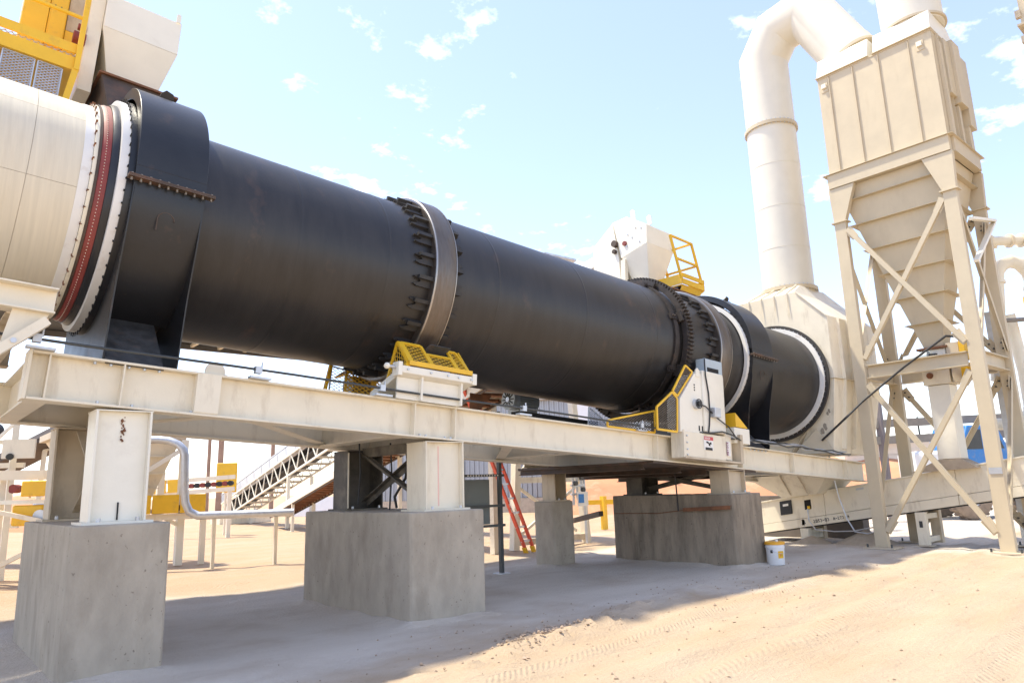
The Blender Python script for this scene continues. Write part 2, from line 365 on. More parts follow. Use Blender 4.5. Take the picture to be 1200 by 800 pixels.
# ------------------------------------------------------------------ ground
def gmat():
    m = bpy.data.materials.new('sandy_ground'); m.use_nodes = True
    nt = m.node_tree; nd, lk = nt.nodes, nt.links; b = nd['Principled BSDF']
    tcn = nd.new('ShaderNodeTexCoord'); sx = nd.new('ShaderNodeSeparateXYZ'); lk.new(tcn.outputs['Object'], sx.inputs[0])
    def mth(op, a, c=None):
        n = nd.new('ShaderNodeMath'); n.operation = op
        for i, s in enumerate((a, c)):
            if s is None: continue
            if isinstance(s, (int, float)): n.inputs[i].default_value = s
            else: lk.new(s, n.inputs[i])
        return n.outputs[0]
    def noise_(sc, det=6, ro=0.6, vec=None):
        n = nd.new('ShaderNodeTexNoise'); n.inputs['Scale'].default_value = sc; n.inputs['Detail'].default_value = det; n.inputs['Roughness'].default_value = ro
        lk.new(vec or tcn.outputs['Object'], n.inputs['Vector']); return n.outputs[0]
    def ramp(s, p0, p1, c0, c1):
        n = nd.new('ShaderNodeValToRGB'); e = n.color_ramp.elements
        e[0].position, e[1].position = p0, p1; e[0].color, e[1].color = (*c0, 1), (*c1, 1); lk.new(s, n.inputs[0]); return n.outputs[0]
    def mix(f, a, c):
        n = nd.new('ShaderNodeMix'); n.data_type = 'RGBA'
        if isinstance(f, (int, float)): n.inputs['Factor'].default_value = f
        else: lk.new(f, n.inputs['Factor'])
        lk.new(a, n.inputs['A']); lk.new(c, n.inputs['B']); return n.outputs['Result']
    mpn = nd.new('ShaderNodeMapping'); mpn.inputs['Scale'].default_value = (0.35, 1.6, 1); mpn.inputs['Rotation'].default_value = (0, 0, R(-8)); lk.new(tcn.outputs['Object'], mpn.inputs[0])
    st = noise_(1.4, 9, 0.62, mpn.outputs[0])
    sand = ramp(st, 0.3, 0.72, (0.45, 0.325, 0.21), (0.56, 0.435, 0.31))
    sand2 = ramp(noise_(0.5, 6), 0.35, 0.65, (0.48, 0.355, 0.24), (0.54, 0.44, 0.33))
    sand = mix(0.5, sand, sand2)
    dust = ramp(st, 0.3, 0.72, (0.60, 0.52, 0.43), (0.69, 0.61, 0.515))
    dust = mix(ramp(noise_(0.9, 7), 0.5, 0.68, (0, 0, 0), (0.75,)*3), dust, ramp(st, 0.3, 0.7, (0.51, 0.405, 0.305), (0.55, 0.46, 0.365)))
    # plant dust along machine and conveyor, coloured paler to lift shade; orange sand elsewhere
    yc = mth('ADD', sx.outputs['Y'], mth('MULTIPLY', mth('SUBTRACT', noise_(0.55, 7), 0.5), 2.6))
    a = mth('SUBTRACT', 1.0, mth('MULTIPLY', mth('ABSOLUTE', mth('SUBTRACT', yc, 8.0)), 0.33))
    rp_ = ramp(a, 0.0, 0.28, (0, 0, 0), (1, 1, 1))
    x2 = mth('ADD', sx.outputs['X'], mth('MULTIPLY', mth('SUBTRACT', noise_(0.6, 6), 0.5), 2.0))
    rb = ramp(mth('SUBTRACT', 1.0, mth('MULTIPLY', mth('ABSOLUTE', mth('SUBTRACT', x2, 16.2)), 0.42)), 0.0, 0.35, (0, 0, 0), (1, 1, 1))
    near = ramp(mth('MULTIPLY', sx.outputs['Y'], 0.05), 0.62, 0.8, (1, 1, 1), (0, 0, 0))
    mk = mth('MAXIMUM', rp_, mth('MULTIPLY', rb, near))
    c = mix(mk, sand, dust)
    far = mth('MULTIPLY', ramp(mth('MULTIPLY', sx.outputs['Y'], 0.04), 0.43, 0.52, (0, 0, 0), (1, 1, 1)), ramp(st, 0.42, 0.58, (0.15,)*3, (0.85,)*3))
    c = mix(far, c, ramp(st, 0.3, 0.7, (0.46, 0.285, 0.165), (0.52, 0.345, 0.215)))
    sp = noise_(140, 3, 0.7)
    c = mix(ramp(sp, 0.62, 0.74, (0, 0, 0), (0.55,)*3), c, ramp(sp, 0, 1, (0.25, 0.17, 0.11), (0.25, 0.17, 0.11)))
    sp2 = noise_(60, 4, 0.7)
    c = mix(ramp(sp2, 0.6, 0.72, (0, 0, 0), (0.4,)*3), c, ramp(sp2, 0, 1, (0.72, 0.6, 0.47), (0.72, 0.6, 0.47)))
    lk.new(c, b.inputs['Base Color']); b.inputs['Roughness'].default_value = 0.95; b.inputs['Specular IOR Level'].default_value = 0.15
    tr_ = None
    for o, wd, fr in ((0.9, 0.17, 70), (2.35, 0.17, 70), (3.55, 0.12, 95), (-0.4, 0.17, 70), (10.9, 0.2, 60), (12.2, 0.2, 60)):
        q = mth('SUBTRACT', sx.outputs['Y'], mth('ADD', mth('MULTIPLY', sx.outputs['X'], 0.13), mth('ADD', o, mth('MULTIPLY', noise_(0.45, 2), 0.5))))
        aq = mth('ABSOLUTE', q); mk_ = mth('MAXIMUM', mth('SUBTRACT', 1.0, mth('DIVIDE', aq, wd)), 0.0)
        pt = mth('MULTIPLY', mth('POWER', mk_, 0.4), mth('SINE', mth('MULTIPLY', mth('ADD', sx.outputs['X'], mth('MULTIPLY', aq, 1.1)), fr)))
        tr_ = pt if tr_ is None else mth('ADD', tr_, pt)
    tr_ = mth('MULTIPLY', tr_, mth('MULTIPLY', noise_(0.9, 3), 0.2))
    h = mth('ADD', mth('ADD', tr_, mth('MULTIPLY', noise_(28, 8, 0.7), 0.7)), mth('MULTIPLY', noise_(5, 5, 0.6, mpn.outputs[0]), 0.9))
    bp = nd.new('ShaderNodeBump'); bp.inputs['Strength'].default_value = 0.75; bp.inputs['Distance'].default_value = 0.06
    lk.new(h, bp.inputs['Height']); lk.new(bp.outputs[0], b.inputs['Normal'])
    return m
GROUND = gmat()
def ground_z(x, y):
    d = math.hypot(x-4, y-6)
    amp = 0.012 if 6.0 < y < 9.6 and -2 < x < 15 else 0.03
    z = amp*(noise.noise((x*0.9, y*0.9, 0.3)) + 0.6*noise.noise((x*2.7, y*2.7, 1.7)))
    # loose windrow thrown up along the front of the machine
    k = y - (4.55 + 0.27*max(0, x-3.4)) - 0.25*noise.noise((x*1.3, 4.2, 0))
    if 2.2 < x < 9.0:
        f = min(1, (x-2.2)/1.2)*min(1, (9.0-x)/1.5)
        z += f*math.exp(-(k/0.22)**2)*(0.05+0.09*max(0, noise.noise((x*5, y*5, 3.3)))+0.055*noise.noise((x*13, y*13, 8.1)))
    # old wheel ruts
    for o, wd in ((4.0, 0.16), (2.6, 0.2), (1.5, 0.17), (3.3, 0.1)):
        q = y - (o - 0.5 + 0.13*x) - 0.1*noise.noise((x*0.7, o, 2))
        z += -0.03*math.exp(-(q/wd)**2)*(0.6+0.5*noise.noise((x*1.1, o, 7)) + (0.25 if math.sin(x*38+abs(q)*20) > 0.2 else 0)) + 0.022*math.exp(-((abs(q)-wd*1.9)/0.12)**2)
    for X0_, X1_, Y0_, Y1_ in ((1.10, 1.82, 6.445, 8.96), (4.14, 5.13, 6.445, 8.96), (8.69, 9.20, 9.05, 9.55), (10.10, 10.97, 6.445, 8.96)):
        dd = math.hypot(max(X0_-x, 0, x-X1_), max(Y0_-y, 0, y-Y1_))
        if dd < 0.5: z += (0.05+0.03*noise.noise((x*3, y*3, 9)))*math.exp(-dd/0.10)
    if y > 11: z += min(1, (y-11)/3)*0.05*noise.noise((x*0.6, y*1.4, 5.5))
    return z
def axis_steps(lo, hi, segs):
    out_ = [lo]
    for end, st in segs:
        while out_[-1] < end-1e-6: out_.append(min(end, out_[-1]+st))
    return out_
xs = axis_steps(-900, 900, [(-120, 130), (-20, 10), (-3, 1), (1.5, 0.25), (12, 0.085), (18, 0.2), (45, 1.0), (140, 10), (900, 130)])
ys = axis_steps(-900, 900, [(-100, 130), (-10, 10), (0.5, 0.8), (9.5, 0.085), (14, 0.2), (48, 0.9), (140, 10), (900, 130)])
g = MB(); nx, ny = len(xs), len(ys)
g.v = [(x, y, ground_z(x, y) if -5 < x < 60 and -5 < y < 60 else 0.0) for x in xs for y in ys]
g.f = [(i*ny+j, (i+1)*ny+j, (i+1)*ny+j+1, i*ny+j+1) for i in range(nx-1) for j in range(ny-1)]; g.mi = [0]*len(g.f)
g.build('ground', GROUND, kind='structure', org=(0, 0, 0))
# loose clods and pebbles on the sand
st = MB(); rr = random.Random(5)
for _ in range(520):
    x = rr.uniform(2.2, 12); y = 4.2 + 0.27*max(0, x-3.4) + rr.gauss(0, 0.9) if rr.random() < 0.7 else rr.uniform(1.0, 6.2)
    if y > 6.3 or y < 0.7: continue
    s_ = rr.uniform(0.006, 0.02)*(1.8 if rr.random() < 0.06 else 1)
    c = Vector((x, y, ground_z(x, y)+s_*0.3))
    vs = [c+Vector((rr.uniform(.5, 1)*s_*dx, rr.uniform(.5, 1)*s_*dy, rr.uniform(.4, .8)*s_*dz)) for dx, dy, dz in ((1, 0, 0), (-1, 0, 0), (0, 1, 0), (0, -1, 0), (0, 0, 1), (0, 0, -1))]
    st.add(vs, [(0, 2, 4), (2, 1, 4), (1, 3, 4), (3, 0, 4), (2, 0, 5), (1, 2, 5), (3, 1, 5), (0, 3, 5)])
for _ in range(260):
    x = rr.gauss(4.7, 0.45); y = 5.02+0.27*(x-4.4)+rr.gauss(0, 0.12); s_ = rr.uniform(0.01, 0.028)
    c = Vector((x, y, ground_z(x, y)+s_*0.3))
    vs = [c+Vector((rr.uniform(.5, 1)*s_*dx, rr.uniform(.5, 1)*s_*dy, rr.uniform(.4, .8)*s_*dz)) for dx, dy, dz in ((1, 0, 0), (-1, 0, 0), (0, 1, 0), (0, -1, 0), (0, 0, 1), (0, 0, -1))]
    st.add(vs, [(0, 2, 4), (2, 1, 4), (1, 3, 4), (3, 0, 4), (2, 0, 5), (1, 2, 5), (3, 1, 5), (0, 3, 5)])
st.build('loose_stones', mat('stone_chips', (0.42, 0.31, 0.22), 0.9, var=0.4, vscale=2), kind='stuff')

# red clay bank beyond the yard
def bank(name, pts, h, label_h=0):
    b = MB(); n = len(pts)
    rows = [(-5.0, -0.3), (-2.5, 0.45), (0, 0.85), (3, 1.0), (9, 0.95), (14, -0.1)]
    for i, (x, y) in enumerate(pts):
        p0, p1 = Vector(pts[max(0, i-1)]), Vector(pts[min(n-1, i+1)]); t = (p1-p0).normalized(); q = Vector((-t.y, t.x))
        if q.dot(Vector((x, y))) < 0: q = -q
        for dd, hh in rows:
            jit = noise.noise((x*0.6, y*0.6, dd))*0.35 if hh > 0 else 0
            b.v.append((x+q.x*dd, y+q.y*dd, h*hh*(1+0.35*noise.noise((x*0.25, y*0.25, 1.0)))+jit))
    m = len(rows)
    b.f = [(i*m+j, (i+1)*m+j, (i+1)*m+j+1, i*m+j+1) for i in range(n-1) for j in range(m-1)]; b.mi = [0]*len(b.f)
    return b.build(name, CLAY, kind='structure')
bank('clay_bank', [(26+0.9*i, 27.5-0.55*i*1.0) for i in range(26)], 2.6)
bank('clay_bank', [(-14+1.6*i, 47-0.15*i) for i in range(16)], 1.7)

# ------------------------------------------------------------------ concrete pedestals
def pedestal(x0, x1, y0, y1, h, label, CONC=CONC):
    mb = MB(); nxn, nyn, nzn = max(2, int((x1-x0)/0.12)), max(2, int((y1-y0)/0.12)), 8
    # rounded plan outline
    r = 0.05; pl = []
    for cx, cy, a0 in ((x1-r, y1-r, 0), (x0+r, y1-r, 90), (x0+r, y0+r, 180), (x1-r, y0+r, 270)):
        for k in range(4):
            a = R(a0+30*k); pl.append((cx+r*math.cos(a), cy+r*math.sin(a)))
    dense = []
    for i in range(len(pl)):
        a, b_ = Vector(pl[i]), Vector(pl[(i+1) % len(pl)]); k_ = max(1, int((b_-a).length/0.05))
        dense += [tuple(a.lerp(b_, j/k_)) for j in range(k_)]
    pl = dense
    n = len(pl); rows = [(-0.25, 0)]+[(h*k/18, 0) for k in range(18)]+[(h-0.035, 0), (h-0.012, 0.002), (h, 0.014)]
    for z, ins in rows:
        for i, (x, y) in enumerate(pl):
            dx, dy = x-(x0+x1)/2, y-(y0+y1)/2; L = math.hypot(dx, dy)
            ch = 0.0035*noise.noise((x*4, y*4, z*4)) + 0.002*noise.noise((x*14, y*14, z*14)); e_ = noise.noise((x*7, y*7, z*7+x0))
            if z > h-0.04 and e_ > 0.25: ch -= 0.03*(e_-0.25)
            mb.v.append((x+dx/L*(ch-ins), y+dy/L*(ch-ins), z-(0.02*max(0, e_-0.3) if z > h-0.02 else 0)))
    mb.f = [(k*n+i, k*n+(i+1) % n, (k+1)*n+(i+1) % n, (k+1)*n+i) for k in range(len(rows)-1) for i in range(n)]
    mb.mi = [0]*len(mb.f); o = len(mb.v)-n; mb.cur = 1; mb.mi.append(1); mb.f.append(tuple(o+i for i in range(n)))
    ob = mb.build('concrete_pedestal', [CONC, CONCY], sharp=25, org=((x0+x1)/2, (y0+y1)/2, 0))
    return tag(ob, label, 'concrete block', 'concrete pedestals under the dryer')
P1 = (1.10, 1.82, 6.445, 8.96, 1.16); P2 = (4.14, 5.13, 6.445, 8.96, 1.125); P3 = (8.69, 9.20, 9.05, 9.55, 1.09); P4 = (10.10, 10.97, 6.445, 8.96, 1.14)
pedestal(*P1, 'grey concrete pedestal nearest the camera under the end of the cream girder')
pedestal(*P2, 'long grey concrete pedestal with dark smudges under the sooty middle columns')
pedestal(*P3, 'slim square concrete pedestal beside the red ladder')
pedestal(*P4, 'dark stained concrete pedestal next to the white bucket', CONCD)

# ------------------------------------------------------------------ support frame of the dryer
fr = thing('support_frame', 'cream painted steel girder frame on columns carrying the black dryer drum', 'steel frame', (8, 7.7, 1.1))
WT, WB = -1.595, -1.985
def girder(vc, u0, u1, m=CREAM):
    g_ = MB(); h = WT-WB
    g_.boxF(u0, u1, vc-0.10, vc+0.10, WT-0.02, WT); g_.boxF(u0, u1, vc-0.10, vc+0.10, WB, WB+0.02); g_.boxF(u0, u1, vc-0.007, vc+0.007, WB+0.02, WT-0.02)
    return g_.build('girder', m, fr, bevel=0.003)
girder(6.71, 0.86, 15.6); girder(8.69, 0.4, 15.6)
for u in (0.845,):
    MB().boxF(u-0.012, u+0.012, 6.60, 6.83, WB-0.002, WT+0.002).build('end_plate', CREAM, fr, bevel=0.002)
for u, vv in ((0.98, 0), (1.52, 0), (4.43, 0), (4.98, 0), (8.66, 0), (12.6, 0), (14.7, 0), (7.0, 1), (2.2, 1), (10.9, 0)):
    s_ = MB()
    if not vv: s_.boxF(u-0.006, u+0.006, 6.613, 6.702, WB+0.021, WT-0.021)
    s_.boxF(u-0.006, u+0.006, 6.718, 6.806, WB+0.021, WT-0.021)
    s_.build('stiffener', CREAM, fr)
s_ = MB().boxF(2.11, 2.32, 6.603, 6.609, WB+0.03, WT-0.01).boxF(2.11, 2.32, 6.609, 6.702, WB+0.021, WT-0.021); s_.build('cover_plate', CREAM, fr)
# rounded lug above the girder
lg = MB(); cu, cw = 2.28, WT+0.035
lg.prism([F(cu-0.09, 6.68, WT)]+[F(cu-0.09*math.cos(a), 6.68, cw+0.09*math.sin(a)) for a in [math.pi*k/10 for k in range(11)]]+[F(cu+0.09, 6.68, WT)], (0, 0.02, 0)); lg.build('lifting_lug', CREAM, fr)
# cross beams between the girders
for u, h in ((0.95, 0.37), (1.72, 0.37), (4.35, 0.37), (5.05, 0.37), (7.35, 0.30), (9.1, 0.34), (10.75, 0.34), (12.9, 0.34), (15.0, 0.34)):
    c = MB().ibeam(F(u, 6.72, (WT+WB)/2-0.004), F(u, 8.68, (WT+WB)/2-0.004), h, 0.16, UPW); c.build('cross_beam', CREAM, fr)
# flat diagonals in the bottom plane
for a, b in (((2.5, 6.8), (1.75, 8.6)), ((5.95, 6.8), (7.3, 8.6)), ((2.6, 6.8), (4.3, 8.6))):
    MB().bar(F(a[0], a[1], WB+0.045), F(b[0], b[1], WB+0.045), 0.14, 0.012, UPW).build('flat_brace', CREAM, fr)
def zgb(x): return ZA - 0.06112884*x + WB/CT
def column(x0, x1, y0, y1, zb, m, m2=None, top=None):
    zt = min(zgb(x0), zgb(x1)) - 0.010 if top is None else top
    c = MB(); c.box(x0, x0+0.018, y0, y1, zb+0.02, zt); c.box(x1-0.018, x1, y0, y1, zb+0.02, zt)
    ym = y0+0.07 if y0 < 7.4 else y1-0.07
    c.box(x0+0.018, x1-0.018, ym, ym+0.014, zb+0.02, zt)
    o = c.build('column', m, fr, bevel=0.002)
    MB().box(x0-0.05, x1+0.05, y0-0.04, y1+0.04, zb, zb+0.02).build('base_plate', m2 or m, o)
    MB().box(x0-0.004, x1+0.004, y0-0.003, y1+0.004, zt, zt+0.008).build('cap_plate', m, o)
    b = MB()
    for x in (x0+0.07, x1-0.07): b.cyl((x, y0-0.02, zb+0.02), (x, y0-0.02, zb+0.05), 0.017, 6)
    b.build("anchor_bolt", GALV, o, kind="stuff")
    return o
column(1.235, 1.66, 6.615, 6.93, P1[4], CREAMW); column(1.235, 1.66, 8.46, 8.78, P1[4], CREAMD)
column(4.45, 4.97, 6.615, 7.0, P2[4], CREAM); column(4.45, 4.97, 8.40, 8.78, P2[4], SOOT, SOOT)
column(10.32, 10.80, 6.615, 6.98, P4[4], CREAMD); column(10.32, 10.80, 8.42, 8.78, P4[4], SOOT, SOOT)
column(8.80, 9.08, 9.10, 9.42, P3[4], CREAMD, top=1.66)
# pale front flange of the sooty column
MB().box(4.452, 4.466, 8.385, 8.399, P2[4]+0.03, 1.85).build('column_flange', CREAM, fr)
# X bracing between front and back columns
def xbrace(x, y0, y1, z0, z1, m):
    for i, (a, b) in enumerate((((x, y0, z0), (x, y1, z1)), ((x+0.03, y0, z1), (x+0.03, y1, z0)))):
        MB().angle(a, b, 0.075, (1, 0, 0), 0.009).build('diagonal_brace', m, fr)
xbrace(4.68, 7.0, 8.42, P2[4]+0.08, 1.82, SOOT); xbrace(10.5, 7.0, 8.44, P4[4]+0.1, 1.5, SOOT); xbrace(1.45, 6.95, 8.48, P1[4]+0.05, 2.02, CREAMD)
MB().channel((4.7, 7.0, 1.85), (4.7, 8.42, 1.85), 0.12, 0.06).build('strut', SOOT, fr)
MB().channel((10.55, 7.0, 1.52), (10.55, 8.42, 1.52), 0.09, 0.06).build('strut', SOOT, fr)
# drive base under the far end
d_ = MB(); d_.boxF(8.55, 11.3, 6.62, 9.62, WB-0.035, WB-0.005); d_.build('drive_base_plate', BROWN, fr)
for u in (8.6, 9.5, 10.2, 11.2):
    MB().ibeam(F(u, 6.85, WB-0.078), F(u, 9.6, WB-0.078), 0.085, 0.09, UPW, 0.009, 0.007).build('drive_base_beam', BROWN, fr)
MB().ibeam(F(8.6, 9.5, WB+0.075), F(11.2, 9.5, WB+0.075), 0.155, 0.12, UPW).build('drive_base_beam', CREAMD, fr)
# bolts along the girder flanges
b = MB()
for u in [1.30, 1.42, 1.56, 1.68, 1.80]: b.cyl(F(u, 6.66, WT-0.02), F(u, 6.66, WT-0.045), 0.014, 6)
for u in [1.36, 1.62, 4.52, 4.6, 4.86, 4.94, 2.1]: b.cyl(F(u, 6.65, WB+0.02), F(u, 6.65, WB+0.042), 0.014, 6)
for k in range(5): b.cyl(F(11.25+0.12*k, 6.66, WT-0.02), F(11.25+0.12*k, 6.66, WT-0.05), 0.014, 6)
b.build('flange_bolts', GALV, fr, kind='stuff')
# rust run on the first column, survey line on the second
def blot(mb, c, ex, ey, n_, r, rn, dx, dy, sd):
    q = random.Random(sd); ex, ey = Vector(ex), Vector(ey); nn = ex.cross(ey).normalized()
    for i in range(n_):
        p = Vector(c)+ex*(q.uniform(-1, 1)*dx)+ey*(q.uniform(-1, 1)*dy) + nn*(0.0006*i)
        k = 8; rad = q.uniform(rn, r)
        mb.prism([p+(ex*math.cos(2*math.pi*j/k)+ey*math.sin(2*math.pi*j/k)*1.3)*rad*q.uniform(.7, 1.2) for j in range(k)], nn*0.0006)
    return mb
blot(MB(), (1.45, 6.684, 1.93), (1, 0, 0), (0, 0, 1), 26, 0.011, 0.004, 0.014, 0.10, 3).build('rust_stain', RUST, fr)
PINK = mat('faded_red_chalk', (0.80, 0.50, 0.42), 0.8, var=0.05)
MB().box(4.655, 4.672, 6.684, 6.6852, P2[4]+0.05, 1.83).build('chalk_line', PINK, fr)
MB().box(1.452, 1.462, 6.672, 6.684, P1[4]+0.03, P1[4]+0.17).build('slot', DARK, fr)

# ------------------------------------------------------------------ dryer drum
dr = thing('dryer_drum', 'long black steel rotary drum with riding rings and girth gear', 'dryer drum', F(7.9, YA, 0))
RD = 1.075
sh = MB(); prof = [(1.30, RD), (1.35, RD)]
seams = [2.95, 4.0, 5.6, 7.2, 8.75]
u = 1.3
for sm in seams+[13.86]:
    prof += [(sm-0.03, RD), (sm-0.010, RD), (sm-0.004, RD+0.002), (sm+0.004, RD+0.002), (sm+0.010, RD), (sm+0.03, RD)]
prof += [(13.87, RD-0.02), (1.30, RD-0.02)]
sh.lathe(prof, 160).build('shell', BLACK, dr, sharp=60)
# wear plate band by the gear, slightly brighter
def tyre(u0, u1, ro):
    t = MB(); t.lathe([(u0, ro-0.13), (u0, ro-0.008), (u0+0.012, ro), (u1-0.012, ro), (u1, ro-0.008), (u1, ro-0.13)], 144)
    o = t.build('riding_ring', TYRE, dr)
    e = MB(); e.lathe([(u0-0.003, ro-0.03), (u0-0.003, ro-0.006), (u0+0.006, ro+0.002), (u0+0.016, ro+0.002), (u0+0.004, ro-0.03)], 144)
    e.lathe([(u1-0.016, ro+0.002), (u1-0.006, ro+0.002), (u1+0.003, ro-0.006), (u1+0.003, ro-0.03), (u1-0.004, ro-0.03)], 144)
    e.build('ring_edge', RINGEDGE, o)
tyre(4.56, 4.86, 1.19); tyre(10.30, 10.62, 1.20)
# ring pads: notched chair plates on both sides of each ring (one mesh for all, placed round the axis)
def pad_mesh():
    m = MB(); o = Vector((0, 0, 0))
    L, hw, th = 0.24, 0.066, 0.035
    out_ = [(0, -hw), (L-0.05, -hw), (L, -hw*0.75), (L, -hw*0.6)]
    out_ += [(L-0.10*math.sin(math.pi*k/6)*0.9, -hw*0.6+hw*1.2*k/6) for k in range(1, 6)]
    out_ += [(L, hw*0.6), (L, hw*0.75), (L-0.05, hw), (0, hw)]
    m.prism([(x, y, RD-0.004) for x, y in out_], (0, 0, th))
    m.prism([(0.0, -hw, RD+th-0.004), (0.20, -hw, RD+th-0.004), (0.20, -hw*0.35, RD+th-0.004), (0, -hw*0.35, RD+th-0.004)], (0, 0, 0.045))
    return m.mesh('ring_pad', PADS, (0, 0, 0))
PADM = pad_mesh()
def about_axis(u, ang, flip=False):
    """local x along the axis (flipped for the other side), local z radial"""
    a = AX*(-1 if flip else 1); rad = Vector((0, -math.cos(ang), 0)) + UPW*math.sin(ang); t = rad.cross(a)
    c = F(u, YA, 0); m = Matrix.Identity(4)
    for i in range(3): m[i][0], m[i][1], m[i][2], m[i][3] = a[i], t[i], rad[i], c[i]
    return m
for u0, u1 in ((4.565, 4.855), (10.305, 10.615)):
    for k in range(26):
        a = 2*math.pi*k/26+0.06
        inst(PADM, 'ring_pad', dr, about_axis(u0, a, True))
        mw = about_axis(u1, a, False) @ Matrix.Scale(0.62, 4, (1, 0, 0)); inst(PADM, 'ring_pad', dr, mw)
# girth gear: rim segments and teeth
ge = MB(); RG = 1.20
ge.lathe([(9.36, 1.11), (9.36, RG), (9.50, RG), (9.50, 1.11)], 132)
go = ge.build('gear_rim', GEAR, dr)
te = MB(); NT = 116
for k in range(NT):
    a0 = 2*math.pi*k/NT; q = []
    for da, rr_ in ((-0.017, RG-0.004), (-0.007, RG+0.045), (0.007, RG+0.045), (0.017, RG-0.004)):
        a = a0+da; q.append(F(9.375, YA-rr_*math.cos(a), rr_*math.sin(a)))
    te.prism(q, AX*0.11)
te.build('gear_teeth', GEAR, go, kind='stuff')
for k in range(8):
    a = 2*math.pi*k/8+0.3; s_ = MB()
    s_.box(-0.19, 0.19, -0.05, 0.05, RD, RD+0.045); s_.box(-0.02, 0.02, -0.09, 0.09, RD, RG-0.01)
    for xx_ in (-0.15, -0.1, 0.1, 0.15): s_.cyl((xx_, 0, RD+0.04), (xx_, 0, RD+0.07), 0.014, 6)
    inst(s_.mesh('gear_clamp', GEAR, (0, 0, 0)), 'gear_clamp', dr, about_axis(9.32, a))
s_ = MB(); s_.lathe([(9.18, RD), (9.18, RD+0.03), (9.28, RD+0.03), (9.28, RD)], 132); s_.build('gear_band', GEAR, dr)

def ringband(mb, u0, u1, ri, ro, n=128): return mb.lathe([(u0, ri), (u0, ro), (u1, ro), (u1, ri)], n)
def ring_bolts(u0, u1, r, n, s=0.02, h=0.03):
    b = MB()
    for k in range(n):
        a = 2*math.pi*k/n
        c = lambda uu, rr_, da: F(uu, YA-rr_*math.cos(a+da), rr_*math.sin(a+da))
        b.prism([c(u0, r, -s/r), c(u0, r+h, 0), c(u0, r, s/r)], AX*(u1-u0))
    return b
